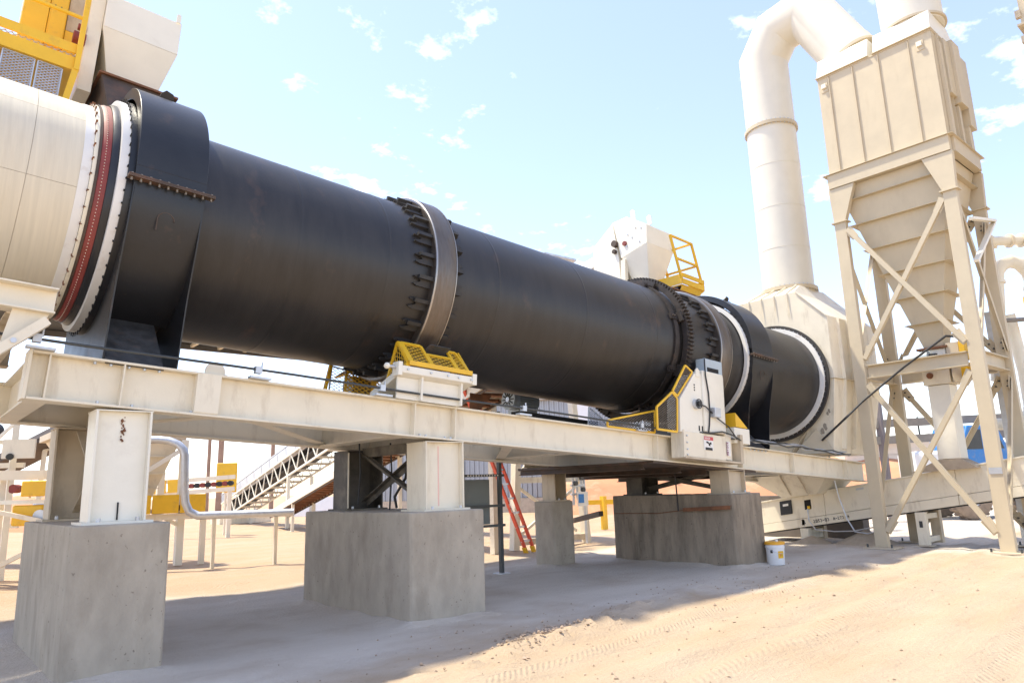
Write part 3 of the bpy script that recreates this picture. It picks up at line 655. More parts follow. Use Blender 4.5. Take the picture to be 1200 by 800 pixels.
# ------------------------------------------------------------------ inlet collars round the drum
DULLB = mat('dull_bolt_steel', (0.25, 0.21, 0.17), 0.5, metal=0.4)
def collar(u0, u1, label, name='drum_collar', cw=0.13, r=1.21, chute_w=-1.62, wo=0.0):
    o = F((u0+u1)/2, 6.5, -1.6); t = thing(name, label, 'drum collar', o, 'black collars round the drum')
    m = MB(); m.lathe([(u0, 1.1), (u0, r), (u1, r), (u1, 1.1), (u1-0.012, 1.1), (u1-0.012, r-0.012), (u0+0.012, r-0.012), (u0+0.012, 1.1)], 72, 0, math.pi, cw=cw)
    m.build('upper_casing', BLACK2, t, bevel=0.004)
    for sg in (-1, 1):     # vertical skirts between the cap and the split flange
        v = YA+sg*r; MB().boxF(u0, u1, min(v, v-sg*0.012), max(v, v-sg*0.012), 0.004, cw).build('skirt', BLACK2, t)
        fl = MB(); vo = YA+sg*(r+0.075); vi = YA+sg*(r-0.01)
        fl.boxF(u0-0.06, u1+0.07, min(vo, vi), max(vo, vi), -0.014, -0.001); fl.boxF(u0-0.058, u1+0.068, min(vo, vi), max(vo, vi), 0.001, 0.014)
        f_o = fl.build('split_flange', BROWN, t)
        bb = MB()
        nb = 10
        for k in range(nb):
            uu = u0-0.03+(u1-u0+0.07)*k/(nb-1); vv = YA+sg*(r+0.045)
            bb.cyl(F(uu, vv, -0.042), F(uu, vv, 0.03), 0.010, 6)
        bb.build('flange_bolts', DULLB, f_o, kind='stuff')
    # lower half: round wrapper, flat end plates, then a chute plate
    n = 14; pr = []
    for sg in (-1, 1):
        w_ = MB(); pts = []
        for k in range(n+1):
            a = -k/n*R(66); pts.append((YA+sg*r*math.cos(a), 0.0+r*math.sin(a)))
        a_ = [F(u0+0.012, v, w-0.001) for v, w in pts]; b_ = [F(u1-0.012, v, w-0.001) for v, w in pts]
        vs = a_+b_; L = len(pts)
        w_.add(vs + [p + Vector((0, -sg*0.012, 0)) for p in vs], [(i, i+1, L+i+1, L+i) for i in range(L-1)] + [(2*L+i, 3*L+i, 3*L+i+1, 2*L+i+1) for i in range(L-1)])
        w_.build('lower_wrapper', BLACK2, t, sharp=60)
        # chute plate, catching light from below
        v0, w0 = pts[-1]
        MB().plate([F(u0+0.02, v0, w0), F(u1-0.12, v0, w0), F(u1-0.12, YA+sg*1.06, chute_w), F(u0+0.02, YA+sg*1.06, chute_w)], 0.012).build('chute_plate', PLATE, t)
    for uu, uw in ((u0, 0.012), (u1-0.012, 0.012)):
        e = MB(); ptsL = [F(uu, YA-r, 0)] + [F(uu, YA-r+0.04, -0.45), F(uu, YA-1.07, -0.95), F(uu, YA-1.02, chute_w)]
        ptsR = [F(uu, YA+1.02, chute_w), F(uu, YA+1.07, -0.95), F(uu, YA+r-0.04, -0.45), F(uu, YA+r, 0)]
        inner = [F(uu, YA-1.1*math.cos(a), 1.1*math.sin(a)) for a in [-math.pi*k/40 for k in range(41)]]
        # left and right halves as strips so the drum passes through
        outl = ptsL+ptsR
        vs = []; fs = []
        K = 40
        def along(path, tt):
            d = [0]
            for i in range(1, len(path)): d.append(d[-1]+(path[i]-path[i-1]).length)
            x = tt*d[-1]
            for i in range(1, len(path)):
                if x <= d[i]+1e-9: return path[i-1].lerp(path[i], (x-d[i-1])/max(1e-9, d[i]-d[i-1]))
            return path[-1]
        for k in range(K+1):
            vs += [inner[k], along(outl, k/K)]
        off = AX*0.012; nv = len(vs)
        fs = [(2*k, 2*k+1, 2*k+3, 2*k+2) for k in range(K)]
        e.add(vs+[p+off for p in vs], fs+[tuple(nv+i for i in reversed(f)) for f in fs] + [(2*k+1, nv+2*k+1, nv+2*k+3, 2*k+3) for k in range(K)])
        e.build('end_plate', BLACK2, t)
    # lifting lugs
    for uu, a in (((u0+u1)/2, R(64)),):
        c = lambda x, y, z: F(x, y, z)
        rad = Vector((0, -math.cos(a), 0))+UPW*math.sin(a); tn = Vector((0, math.sin(a), 0))+UPW*math.cos(a); p = F(uu, YA, cw)+rad*(r-0.005)
        g_ = MB(); g_.prism([p-AX*0.07-tn*0.01, p+AX*0.07-tn*0.01, p+AX*0.05-tn*0.01+rad*0.07, p-AX*0.02-tn*0.01+rad*0.09, p-AX*0.06-tn*0.01+rad*0.05], tn*0.02)
        g_.prism([p-AX*0.075-tn*0.06, p+AX*0.075-tn*0.06, p+AX*0.075+tn*0.02, p-AX*0.075+tn*0.02], rad*0.012); g_.build('lifting_lug', BLACK2, t)
    hm = MB(); pc = F((u0+u1)/2, YA-r+0.028, -0.30)
    hm.tube([pc+AX*(-0.07)+UPW*-0.11, pc+AX*(-0.07)]+[pc-AX*0.07*math.cos(x)+UPW*0.07*math.sin(x) for x in (0.5, 1.1, 1.57, 2.1, 2.7)]+[pc+AX*0.07], 0.006, 6); hm.build('weld_mark', BROWN, t)
    # bright edge strip along the cap rim facing the shell
    ringband(MB(), u0-0.072-wo, u0-0.004-wo, 1.09, 1.155).build('seal_ring', WHITE, t)
    ring_bolts(u0-0.014-wo, u0-0.006-wo, 1.152, 64, 0.010, 0.045).build('ring_bolts', DARK, t, kind='stuff')
    ringband(MB(), u0-0.003-wo, u0+0.004, 1.09, 1.172).build('backing_ring', BLACK2, t)
    ringband(MB(), u1+0.0, u1+0.012, 1.085, 1.135).build('rear_ring', GALV, t)
    return t
collar(1.35, 1.95, 'big black collar with bolted flange at the near drum end beside the red band', wo=0.048)
collar(11.22, 11.90, 'smaller black collar at the far end of the drum behind the white gearbox', r=1.21, cw=0.11)

# ------------------------------------------------------------------ cream burner barrel on the left
ba = thing('burner_barrel', 'cream clad cylindrical barrel at the left end with dark red seal band', 'burner barrel', F(0, YA, -1))
MB().lathe([(-4.0, 0.9), (-4.0, 1.005), (1.035, 1.005), (1.035, 0.9)], 96).build('inner_shell', CREAMD, ba)
us = [-4.0, -2.6, -1.2, 0.05, 0.60, 1.035]; angs = [R(x) for x in (-120, -62, -8, 33, 80, 140)]
pan = mat('brushed_cream_cladding', (0.67, 0.595, 0.455), 0.5, var=0.07, vscale=2.5, stretch=(14, 0.6, 0.6), dirt=(0.5, 0.4, 0.27), dirt_amt=0.3, dirt_scale=2.0, dirt_lo=0.55, dirt_hi=0.8, dstretch=(6, 0.8, 0.8))
for i in range(len(us)-1):
    for j in range(len(angs)-1):
        c = MB(); c.lathe([(us[i]+0.0015, 1.0), (us[i]+0.0015, 1.018), (us[i+1]-0.0015, 1.018), (us[i+1]-0.0015, 1.0)], 14, angs[j]+0.0015, angs[j+1]-0.0015)
        c.build('cladding_panel', pan, ba)
ringband(MB(), 0.965, 1.04, 1.0, 1.024).build('edge_band', WHITE, ba)
ringband(MB(), 1.043, 1.072, 0.98, 1.05).build('end_flange', CREAM, ba)
ring_bolts(1.035, 1.05, 1.022, 44, 0.012, 0.05).build('flange_bolts', RUST, ba, kind='stuff')
ringband(MB(), 1.074, 1.094, 0.98, 1.060).build('clamp_ring', BROWN, ba)
MB().lathe([(1.096, 0.98), (1.096, 1.054), (1.11, 1.064), (1.14, 1.070), (1.168, 1.074), (1.168, 0.98)], 128).build('seal_band', REDB, ba)
b = MB()
for k in range(220):
    a = 2*math.pi*k/220; p = F(1.13, YA-1.068*math.cos(a), 1.068*math.sin(a)); b.ball(p, 0.005, 5, 3)
b.build('rivets', CREAM, ba, kind='stuff')
MB().lathe([(1.170, 0.98), (1.170, 1.086), (1.20, 1.098), (1.226, 1.10), (1.226, 0.98)], 128).build('dark_ring', BLACK2, ba)
MB().boxF(-0.6, 0.16, YA-1.10, YA-1.04, 0.02, 0.36).build('access_plate', CREAMW, ba)
# cream cradle under the barrel
ck = thing('barrel_cradle', 'cream channel and bolted braces under the left end of the barrel', 'steel bracket', F(0.3, 6.5, -2.0))
MB().ibeam(F(-3, 6.47, -1.235), F(0.93, 6.47, -1.235), 0.205, 0.2, UPW, 0.014, 0.01).build('beam', CREAM, ck, bevel=0.002)
MB().plate([F(0.66, 6.44, -1.335), F(0.90, 6.44, -1.335), F(0.86, 6.44, -1.46), F(0.62, 6.44, -1.62)], 0.015).build('gusset', CREAM, ck)
MB().channel(F(0.89, 6.42, -1.40), F(-0.6, 6.42, -2.9), 0.13, 0.07, Vector((0, -1, 0)), 0.012).build('brace', CREAM, ck)
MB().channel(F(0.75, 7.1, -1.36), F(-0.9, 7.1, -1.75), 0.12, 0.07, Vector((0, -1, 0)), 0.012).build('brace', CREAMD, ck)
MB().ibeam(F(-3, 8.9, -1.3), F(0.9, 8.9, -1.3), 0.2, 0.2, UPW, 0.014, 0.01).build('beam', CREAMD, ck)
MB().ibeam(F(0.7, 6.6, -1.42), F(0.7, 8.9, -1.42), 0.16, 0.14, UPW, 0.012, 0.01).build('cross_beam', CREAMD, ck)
b = MB()
for t_ in (0.13, 0.24, 0.55, 0.66):
    p = F(0.89, 6.375, -1.40).lerp(F(-0.6, 6.375, -2.9), t_); b.cyl(p, p+Vector((0, -0.03, 0)), 0.022, 6)
b.build('bolts', GALV, ck, kind='stuff')

# ------------------------------------------------------------------ trunnion roller stations under the near riding ring
def mpanel(name, pts, parent, m, mesh_m, fw=0.03, cell=0.045, wd=0.008, frame=True):
    """a guard panel: frame bars round a sheet of expanded metal"""
    if frame: 
        o = MB().outline(pts, fw, 0.02).build('guard_frame', m, parent)
        MB().wire(pts, cell, wd).build('mesh_sheet', mesh_m, o, kind='stuff')
    else: MB().wire(pts, cell, wd).build('mesh_sheet', mesh_m, parent, kind='stuff')
tr = thing('trunnion_roller', 'white roller stand with yellow mesh guard and dark flap under the near riding ring', 'roller stand', F(4.7, 6.6, WT))
for u in (4.44, 4.98):
    MB().prism([F(u-0.012, 6.515, WT+0.001), F(u-0.012, 6.515, -1.31), F(u-0.012, 7.10, -1.50), F(u-0.012, 7.10, WT+0.001)], AX*0.024).build('side_plate', CREAMW, tr)
MB().prism([F(4.15, 6.57, WT+0.001), F(4.15, 6.57, -1.36), F(5.0, 6.57, -1.36), F(5.0, 6.57, WT+0.001)], (0, 0.02, 0)).build('back_plate', CREAMW, tr)
MB().prism([F(4.14, 6.48, -1.325), F(4.14, 6.48, -1.245), F(4.14, 7.12, -1.465), F(4.14, 7.12, -1.545)], AX*0.985).build('sloping_base', CREAMW, tr, bevel=0.006)
MB().prism([F(4.10, 6.47, -1.36), F(4.10, 6.47, -1.21), F(4.10, 6.60, -1.21), F(4.10, 6.60, -1.36)], AX*0.05).build('end_lug', CREAMW, tr, bevel=0.004)
MB().prism([F(5.10, 6.47, -1.34), F(5.10, 6.47, -1.21), F(5.10, 6.60, -1.21), F(5.10, 6.60, -1.34)], AX*0.06).build('end_lug', CREAMW, tr, bevel=0.004)
MB().cyl(F(3.98, 6.53, -1.27), F(4.16, 6.53, -1.27), 0.017, 8).build('adjuster_screw', GALV, tr)
MB().ball(F(3.99, 6.53, -1.27), 0.035, 10, 6).build('adjuster_knob', CREAMW, tr)
b = MB()
for u in (4.22, 4.52, 4.75, 4.9, 5.08): b.cyl(F(u, 6.485, -1.285), F(u, 6.46, -1.285), 0.013, 6)
b.build('bolts', GALV, tr, kind='stuff')
MB().cyl(F(4.52, 6.98, -1.153), F(4.90, 6.98, -1.153), 0.168, 40).build('roller', TYRE, tr)
MB().cyl(F(4.3, 6.98, -1.153), F(5.1, 6.98, -1.153), 0.05, 16).build('shaft', GALV, tr)
def station_guard(parent, mir=1):
    V = lambda v: v if mir == 1 else 2*YA-v
    A, B = F(4.27, V(6.50), -1.205), F(5.06, V(6.50), -1.205); Cc, Dd = F(5.03, V(6.76), -0.93), F(4.29, V(6.76), -0.93)
    M1, M2 = 4.55, 4.90
    L = lambda u, t: F(u, V(6.50+0.26*t), -1.205+0.275*t)
    mpanel('front', [L(4.28, 0), L(M1, 0), L(M1, 1), L(4.29, 1)], parent, YEL, YELM, 0.035)
    mpanel('front', [L(M1+0.02, 0), L(M2, 0), L(M2, 0.6), L(M1+0.02, 0.6)], parent, YEL, YELM, 0.03)
    mpanel('front', [L(M2+0.02, 0), L(5.06, 0), L(5.04, 1), L(M2+0.02, 1)], parent, YEL, YELM, 0.03)
    MB().bar(L(4.24, 0.0), L(5.10, 0.0), 0.045, 0.05, UPW).build('guard_rail', YEL, parent)
    MB().prism([L(4.24, 0)+Vector((0, -0.01, 0)), L(4.24, 1)+Vector((0, -0.01, 0)), L(4.31, 1)+Vector((0, -0.01, 0)), L(4.31, 0)+Vector((0, -0.01, 0))], UPW*0.012).build('corner_plate', YEL, parent)
    S = [F(4.24, V(6.76), -0.93), F(4.24, V(6.52), -1.2), F(4.24, V(6.96), -1.40)]
    mpanel('side', S, parent, YEL, YELM, 0.028)
    MB().bar(F(4.235, V(6.50), -1.235), F(4.235, V(7.02), -1.45), 0.05, 0.05, (1, 0, 0)).build('guard_rail', YEL, parent)
    S = [F(5.08, V(6.76), -0.93), F(5.08, V(6.52), -1.2), F(5.08, V(6.96), -1.40)]
    mpanel('side', S, parent, YEL, YELM, 0.028)
station_guard(tr)
MB().plate([F(4.63, 6.68, -0.905), F(4.92, 6.68, -0.905), F(4.90, 6.82, -1.0), F(4.60, 6.82, -1.0)], 0.01).build('flap', PLATE, tr)
tb = thing('trunnion_roller', 'rounded yellow mesh roller guard on the rear girder seen under the drum', 'roller stand', F(4.7, 8.4, WT))
MB().boxF(4.44, 4.98, 8.3, 8.85, WT+0.001, -1.50).build('base', CREAMW, tb)
MB().cyl(F(4.58, 8.52, -1.17), F(4.84, 8.52, -1.17), 0.15, 32).build('roller', TYRE, tb)
arc = [(-0.42, -0.42), (-0.40, -0.12), (-0.28, -0.03), (0.0, 0.0), (0.22, -0.03), (0.36, -0.12), (0.38, -0.42)]
for v in (8.28,):
    for i in range(len(arc)-1):
        a, c = arc[i], arc[i+1]
        P = [F(4.82+a[0], v, -0.94+a[1]), F(4.82+c[0], v, -0.94+c[1]), F(4.82+c[0], v+0.3, -0.94+c[1]), F(4.82+a[0], v+0.3, -0.94+a[1])]
        if i > 0 and i < 5: mpanel('hood', P, tb, YEL, YELM, 0.02, 0.05, 0.009)
    mpanel('face', [F(4.82+x, v, -0.94+w) for x, w in ((-0.40, -0.40), (0.0, -0.42), (0.0, 0), (-0.28, -0.03), (-0.40, -0.12))], tb, YELM, YELM, 0.03, 0.045, 0.015)
    mpanel('face', [F(4.82+x, v, -0.94+w) for x, w in ((0.0, -0.42), (0.38, -0.42), (0.36, -0.12), (0.22, -0.03), (0.0, 0))], tb, YELM, YELM, 0.03, 0.045, 0.015)
MB().boxF(4.78, 4.86, 8.255, 8.268, -1.36, -0.93).build('guard_strap', YEL, tb)
sg = thing('mesh_guard', 'small grey mesh screen with a yellow post left of the rear roller guard', 'guard', F(4.25, 8.3, WT))
mpanel('screen', [F(4.20, 8.3, -1.45), F(4.42, 8.3, -1.45), F(4.42, 8.3, -1.0), F(4.22, 8.3, -0.98)], sg, GALVM, GALVM, 0.015, 0.035, 0.006)
MB().bar(F(4.10, 8.3, -1.58), F(4.21, 8.3, -0.95), 0.035, 0.05, (0, -1, 0)).build('post', YEL, sg)
# motor and small guards on the rear side, seen under the drum
mo = thing('electric_motor', 'blue grey finned electric motor on the rear girder beneath the drum', 'motor', F(8.3, 9.2, -1.45))
ax0, ax1 = Vector((8.02, 9.30, 2.83)), Vector((8.55, 9.30, 2.80))
MB().cyl(ax0, ax1, 0.165, 28).build('housing', BLUEG, mo)
d_ = (ax1-ax0).normalized(); fin = MB()
for k in range(28):
    a = 2*math.pi*k/28; q = Vector((0, math.cos(a), math.sin(a)))
    fin.bar(ax0+d_*0.08+q*0.17, ax1-d_*0.02+q*0.17, 0.008, 0.03, q)
fin.build('cooling_fins', BLUEG, mo, kind='stuff')
fan = MB(); fan.cyl(ax0-d_*0.06, ax0-d_*0.001, 0.175, 28); fan.build('fan_cowl', BLUEG, mo)
gr = MB()
for k in range(12):
    a = 2*math.pi*k/12; q = Vector((0, math.cos(a), math.sin(a))); gr.bar(ax0-d_*0.064+q*0.05, ax0-d_*0.064+q*0.15, 0.018, 0.006, d_)
gr.build('fan_grille', DARK, mo, kind='stuff'); MB().cyl(ax0-d_*0.075, ax0-d_*0.06, 0.045, 16).build('fan_hub', GALV, mo)
MB().box(8.08, 8.5, 9.15, 9.45, 2.58, 2.66).build('foot', BLUEG, mo)
kg = thing('mesh_guard', 'pair of pale grey perforated mesh offcuts leaning under the drum behind the girder', 'guard', F(8.0, 7.2, -1.45))
mpanel('sheet', [F(7.80, 7.2, -1.5), F(8.25, 7.2, -1.5), F(8.1, 7.2, -1.36), F(7.82, 7.2, -1.22)], kg, GALV, GALVM, 0.008, 0.032, 0.010)
mpanel('sheet', [F(8.28, 7.15, -1.5), F(8.5, 7.15, -1.5), F(8.5, 7.15, -1.41), F(8.28, 7.15, -1.42)], kg, GALV, GALVM, 0.008, 0.032, 0.010)
tr2 = thing('trunnion_roller', 'roller block in shadow beneath the far riding ring', 'roller stand', F(10.4, 7.0, WT))
MB().boxF(10.2, 10.75, 6.85, 7.15, WT+0.001, -1.34).build('base', CREAMD, tr2); MB().cyl(F(10.28, 6.98, -1.155), F(10.64, 6.98, -1.155), 0.165, 32).build('roller', TYRE, tr2)
br = thing('thrust_plate', 'brown angled steel plate hanging beneath the middle of the drum', 'steel plate', F(6.6, 8.2, -1.5))
MB().plate([F(6.45, 8.3, -1.05), F(6.85, 8.3, -1.05), F(6.45, 8.3, -1.5)], 0.02).build('plate', RUST, br)
MB().boxF(7.25, 9.0, 8.1, 8.3, WT+0.001, -1.25).build('dark_block', DARK, br)  # plain dark block filling the dark stretch under the drum

# ------------------------------------------------------------------ gear drive box with guards
db = thing('drive_housing', 'tall white gear drive housing with blue grey cover and cables beside the girth gear', 'gearbox housing', F(9.6, 6.5, WT))
V0 = 6.36
MB().prism([F(8.92, V0+0.03, -1.55), F(8.94, V0+0.03, -1.06), F(9.33, V0+0.03, -0.62), F(9.50, V0+0.03, -0.60), F(9.50, V0+0.03, -1.55)], (0, 0.24, 0)).build('side_wing', CREAMW, db, bevel=0.006)
c = MB(); pr = [(9.50, 6.60), (9.50, V0), (10.05, V0), (10.25, V0+0.12), (10.25, 6.60)]
b0 = [F(u, v, -1.50) for u, v in pr]; t0 = [F(u, v, -0.545) for u, v in pr]
c.add(b0+t0, [(4, 3, 2, 1, 0), (5, 6, 7, 8, 9)]+[(i, (i+1) % 5, 5+(i+1) % 5, 5+i) for i in range(5)]); c.build('main_box', CREAMW, db, bevel=0.012)
MB().boxF(9.62, 10.10, V0+0.03, 6.56, -0.543, -0.33).build('top_cover', BLUEG, db, bevel=0.008)
MB().boxF(9.68, 9.98, V0+0.022, V0+0.03, -0.535, -0.47).build('cover_slot', DARK, db)
MB().prism([F(9.36, V0+0.02, -0.66), F(9.36, V0+0.02, -0.56), F(9.40, V0+0.02, -0.52), F(9.46, V0+0.02, -0.56), F(9.46, V0+0.02, -0.66)], (0, 0.02, 0)).build('lifting_lug', CREAMW, db)
h_ = MB(); hp = F(9.32, V0+0.028, -1.10)
h_.cyl(hp, hp+Vector((0, -0.05, 0)), 0.075, 20); h_.build('bearing_cap', GALV, db)
h_ = MB(); h_.cyl(hp+Vector((0, -0.05, 0)), hp+Vector((0, -0.09, 0)), 0.045, 16); h_.build('sensor', RUBBER, db)
h_ = MB(); h_.tube([hp+Vector((0, -0.07, 0))+AX*0.07*math.cos(a)+UPW*0.07*math.sin(a) for a in [k*0.5 for k in range(13)]], 0.008, 6); h_.build('coiled_cable', RUBBER, db)
MB().boxF(9.66, 9.82, V0-0.09, V0, -1.27, -1.12).build('junction_box', GALV, db, bevel=0.006)
cb = MB()
cb.tube([F(9.56, V0-0.01, -0.36), F(9.53, V0-0.03, -0.45), F(9.56, V0-0.015, -0.62), F(9.62, V0-0.015, -0.9), F(9.63, V0-0.015, -1.2), F(9.60, V0-0.015, -1.40), F(9.56, V0-0.02, -1.52)], 0.011, 6)
cb.build('cable', RUBBER, db)
cb = MB(); cb.tube([hp+Vector((0, -0.06, 0)), F(9.5, V0-0.03, -1.12), F(9.8, V0-0.04, -1.28), F(10.1, V0-0.03, -1.38), F(10.35, V0+0.02, -1.5), F(10.6, 6.5, -1.55)], 0.010, 6); cb.build('cable', RUBBER, db)
k_ = MB()
for w in (-0.80, -0.84, -0.88): k_.boxF(9.30, 9.325, V0+0.026, V0+0.03, w-0.012, w+0.012)
for u in (9.38, 9.46): k_.boxF(u, u+0.03, V0+0.026, V0+0.03, -1.50, -1.42)
k_.build('stencil_marks', INK, db, kind='stuff')
# guards to the left of it
gd = thing('gear_guard', 'yellow framed brown mesh gear guard stepping up to the white drive housing', 'guard', F(8.7, 6.5, WT))
Vg = V0+0.05
mpanel('p', [F(8.90, Vg, -1.02), F(8.79, Vg, -0.96), F(9.13, Vg, -0.52), F(9.30, Vg, -0.60)], gd, YEL, DARKMESH, 0.03, 0.03, 0.010)
mpanel('p', [F(8.40, Vg, -1.56), F(8.86, Vg, -1.56), F(8.89, Vg, -1.06), F(8.77, Vg, -0.98), F(8.40, Vg, -1.24)], gd, YEL, DARKMESH, 0.03, 0.03, 0.010)
mpanel('p', [F(7.55, 6.60, WT+0.012), F(8.58, 6.60, WT+0.012), F(8.58, 6.60, -1.26), F(7.55, 6.60, -1.50)], gd, YEL, DARKMESH, 0.025, 0.03, 0.010)
MB().prism([F(10.5, 6.45, -1.1), F(10.5, 6.45, -1.33), F(10.85, 6.45, -1.33)], (0, 0.3, 0)).build('corner_shield', YEL, gd)
MB().boxF(10.45, 10.9, 6.45, 6.75, WT, -1.34).build('bracket', CREAMW, gd, bevel=0.01)
# labelled box in line with the girder
lb = thing('guard_box', 'cream bolted cover box with red and black warning decal in line with the girder', 'cover box', F(9.7, 6.4, -1.95))
c = MB(); c.boxF(9.0, 10.06, 6.38, 6.60, -1.905, -1.53); c.build('box', CREAM, lb, bevel=0.006)
c = MB(); n = 8; pts = [F(10.065, 6.39, 0)] ; arc_ = [(10.07+0.40*math.sin(a), 6.60-0.2*math.cos(a)) for a in [math.pi/2*k/n for k in range(n+1)]]
b0 = [F(u, v, -1.89) for u, v in arc_]+[F(10.07, 6.60, -1.89)]; t0 = [p+UPW*0.40 for p in b0]; L = len(b0)
c.add(b0+t0, [tuple(range(L))[::-1], tuple(range(L, 2*L))]+[(i, (i+1) % L, L+(i+1) % L, L+i) for i in range(L)]); c.build('rounded_end', CREAM, lb)
MB().boxF(8.98, 10.5, 6.36, 6.60, -1.935, -1.908).build('bottom_lip', CREAMD, lb)
MB().boxF(8.965, 8.998, 6.37, 6.60, -1.92, -1.515).build('end_flange', CREAM, lb)
MB().boxF(10.52, 10.60, 6.40, 6.60, -1.92, -1.46).build('end_post', CREAMD, lb)
b = MB()
for w in (-1.6, -1.7, -1.8, -1.88): b.cyl(F(9.05, 6.379, w), F(9.05, 6.36, w), 0.014, 6)
b.build('bolts', GALV, lb, kind='stuff')
dc = MB().boxF(9.48, 9.72, 6.374, 6.379, -1.78, -1.57).build('decal', PAPER, lb)
MB().boxF(9.482, 9.718, 6.371, 6.3735, -1.625, -1.572).build('red_band', REDINK, dc)
MB().boxF(9.51, 9.69, 6.371, 6.3735, -1.778, -1.738).build('black_band', INK, dc)
glyphs(MB(), 'DANGER', F(9.495, 6.3712, -1.613), AX, UPW, 0.03).build('lettering', PAPER, dc, kind='stuff')
q = MB(); cc = F(9.6, 6.373, -1.68)
q.prism([cc+AX*x+UPW*w for x, w in ((-0.07, 0.03), (-0.02, 0.035), (0.01, 0.01), (0.06, 0.03), (0.075, 0.0), (0.03, -0.01), (0.04, -0.035), (0.0, -0.03), (-0.01, 0.0), (-0.06, 0.01))], (0, -0.002, 0)); q.build('pictogram', INK, dc)
dc = MB().prism([F(10.12, 6.393, -1.83), F(10.24, 6.41, -1.83), F(10.24, 6.41, -1.60), F(10.12, 6.393, -1.60)], (0, -0.003, 0)).build('decal', PAPER, lb)
glyphs(MB(), 'NOTICE', F(10.15, 6.3885, -1.82), UPW, -AX, 0.045).build('lettering', mat('violet_print', (0.25, 0.06, 0.16), 0.6), dc, kind='stuff')

# ------------------------------------------------------------------ conduit and cables along the girder
cn = thing('conduit', 'dark electrical conduit clamped along the top of the front girder', 'conduit', F(4, 6.55, -1.52))
pts = [F(-1.5, 6.53, -1.505)] + [F(u, 6.54, -1.517-0.006*math.sin(u*1.7)) for u in np.arange(0, 9.1, 0.6)] + [F(9.6, 6.33, -1.52), F(9.9, 6.32, -1.475), F(10.2, 6.33, -1.50), F(10.6, 6.42, -1.56)]
MB().tube(pts, 0.0125, 8).build('pipe', STRUT, cn)
for u in (0.86, 2.62, 5.95, 8.2, 3.95):
    k_ = MB(); k_.boxF(u-0.03, u+0.03, 6.51, 6.57, -1.55, -1.485); k_.boxF(u-0.06, u+0.14, 6.54, 6.62, WT+0.001, WT+0.02); k_.cyl(F(u+0.035, 6.54, -1.5), F(u+0.035, 6.54, -1.44), 0.008, 6)
    k_.build('clamp', GALV, cn, kind='stuff')
cw_ = thing('cable_bundle', 'bundle of grey cables running along the far girder toward the cream tower', 'cables', F(13, 6.5, -1.55))
for i in range(4):
    q = random.Random(i); MB().tube([F(u, 6.46+0.03*i+0.02*q.uniform(-1, 1), -1.53+0.03*q.uniform(-1, 1)+0.02*i) for u in np.arange(9.7, 14.6, 0.35)], 0.012, 6).build('cable', GALV if i % 2 else STRUT, cw_)
tag(MB().tube([(13.97, 6.775, 2.073), (13.99, 6.26, 2.474), (14.25, 6.03, 2.77), (14.3, 5.2, 3.34), (14.3, 4.42, 3.80), (14.5, 4.25, 3.78), (14.9, 4.1, 3.62)], 0.022, 8).build('power_cable', RUBBER), 'thick black cable climbing diagonally across the front of the cream tower', 'cable')
for i, (p, q) in enumerate((((4.45, 8.1), 0.75), ((4.78, 7.9), 0.85))):
    x = p[0]; y = p[1]
    tag(MB().tube([(x, y, 1.95), (x+0.02, y, 1.6), (x-0.01, y, 1.95-q)], 0.012, 6).build('hanging_cable', RUBBER), ('thin dark cable hanging straight in front of the sooty middle column', 'thin dark cable hanging beside the X brace over the middle pedestal')[i], 'cable')
tag(MB().tube([(4.75, 7.5, 1.9), (4.75, 7.45, 1.7), (4.75, 7.5, 1.5), (4.75, 7.75, 1.28), (4.75, 7.7, 1.15)], 0.016, 8).build('hanging_cable', RUBBER), 'black looped hose hanging in the opening over the middle pedestal', 'cable')
tag(MB().tube([(10.02, 7.45, 1.55), (10.03, 7.45, 1.2), (10.05, 7.46, 0.88)], 0.012, 6).build('hanging_cable', RUBBER), 'thin cable hanging down the stained face of the far pedestal', 'cable')
rs = thing('rusty_angle', 'rusty orange steel angle lying along the face of the far pedestal', 'steel bar', (10.07, 7.1, 0.85))
MB().angle((10.06, 6.46, 0.94), (10.06, 7.35, 0.90), 0.06, (0, 0, 1), 0.008).build('angle', RUST, rs)
MB().tube([(10.08, 7.3, 0.90), (10.08, 7.9, 0.84), (10.08, 8.9, 0.83)], 0.006, 6).build('wire', RUST, rs)
tag(MB().bar((10.0, 9.15, 0.83), (11.0, 10.9, 0.62), 0.08, 0.09).build('brown_beam', BROWN), 'short dark brown beam propped between two supports beyond the far pedestal', 'steel bar')

# ------------------------------------------------------------------ discharge housing and exhaust duct
dh = thing('discharge_housing', 'cream discharge housing with sloped top at the far end of the drum', 'housing', (15.1, 7.7, 1.8))
X0, X1, YL, YR = 14.05, 16.2, 8.98, 6.42
MB().prism([(X0, YR, 3.30), (X0, YR, 4.57), (X0, 7.05, 5.2), (X0, 8.35, 5.2), (X0, YL, 4.57), (X0, YL, 3.30)], (X1-X0, 0, 0)).build('upper_casing', CREAM, dh, bevel=0.006)
tp = MB(); B_ = [(X0+.002, 7.05, 5.2), (X1-.002, 7.05, 5.2), (X1-.002, 8.35, 5.2), (X0+.002, 8.35, 5.2)]; T_ = [(14.73, 7.24, 5.5), (15.83, 7.24, 5.5), (15.83, 8.32, 5.5), (14.73, 8.32, 5.5)]
tp.add(B_+T_, [(3, 2, 1, 0), (4, 5, 6, 7)]+[(i, (i+1) % 4, 4+(i+1) % 4, 4+i) for i in range(4)]); tp.build('top_transition', CREAM, dh)
lo = MB(); B_ = [(X0, YR, 3.28), (X1, YR, 3.28), (X1, YL, 3.28), (X0, YL, 3.28)]; T_ = [(X0+0.02, 6.62, 1.8), (X1-0.3, 6.62, 1.8), (X1-0.3, 8.8, 1.8), (X0+0.02, 8.8, 1.8)]
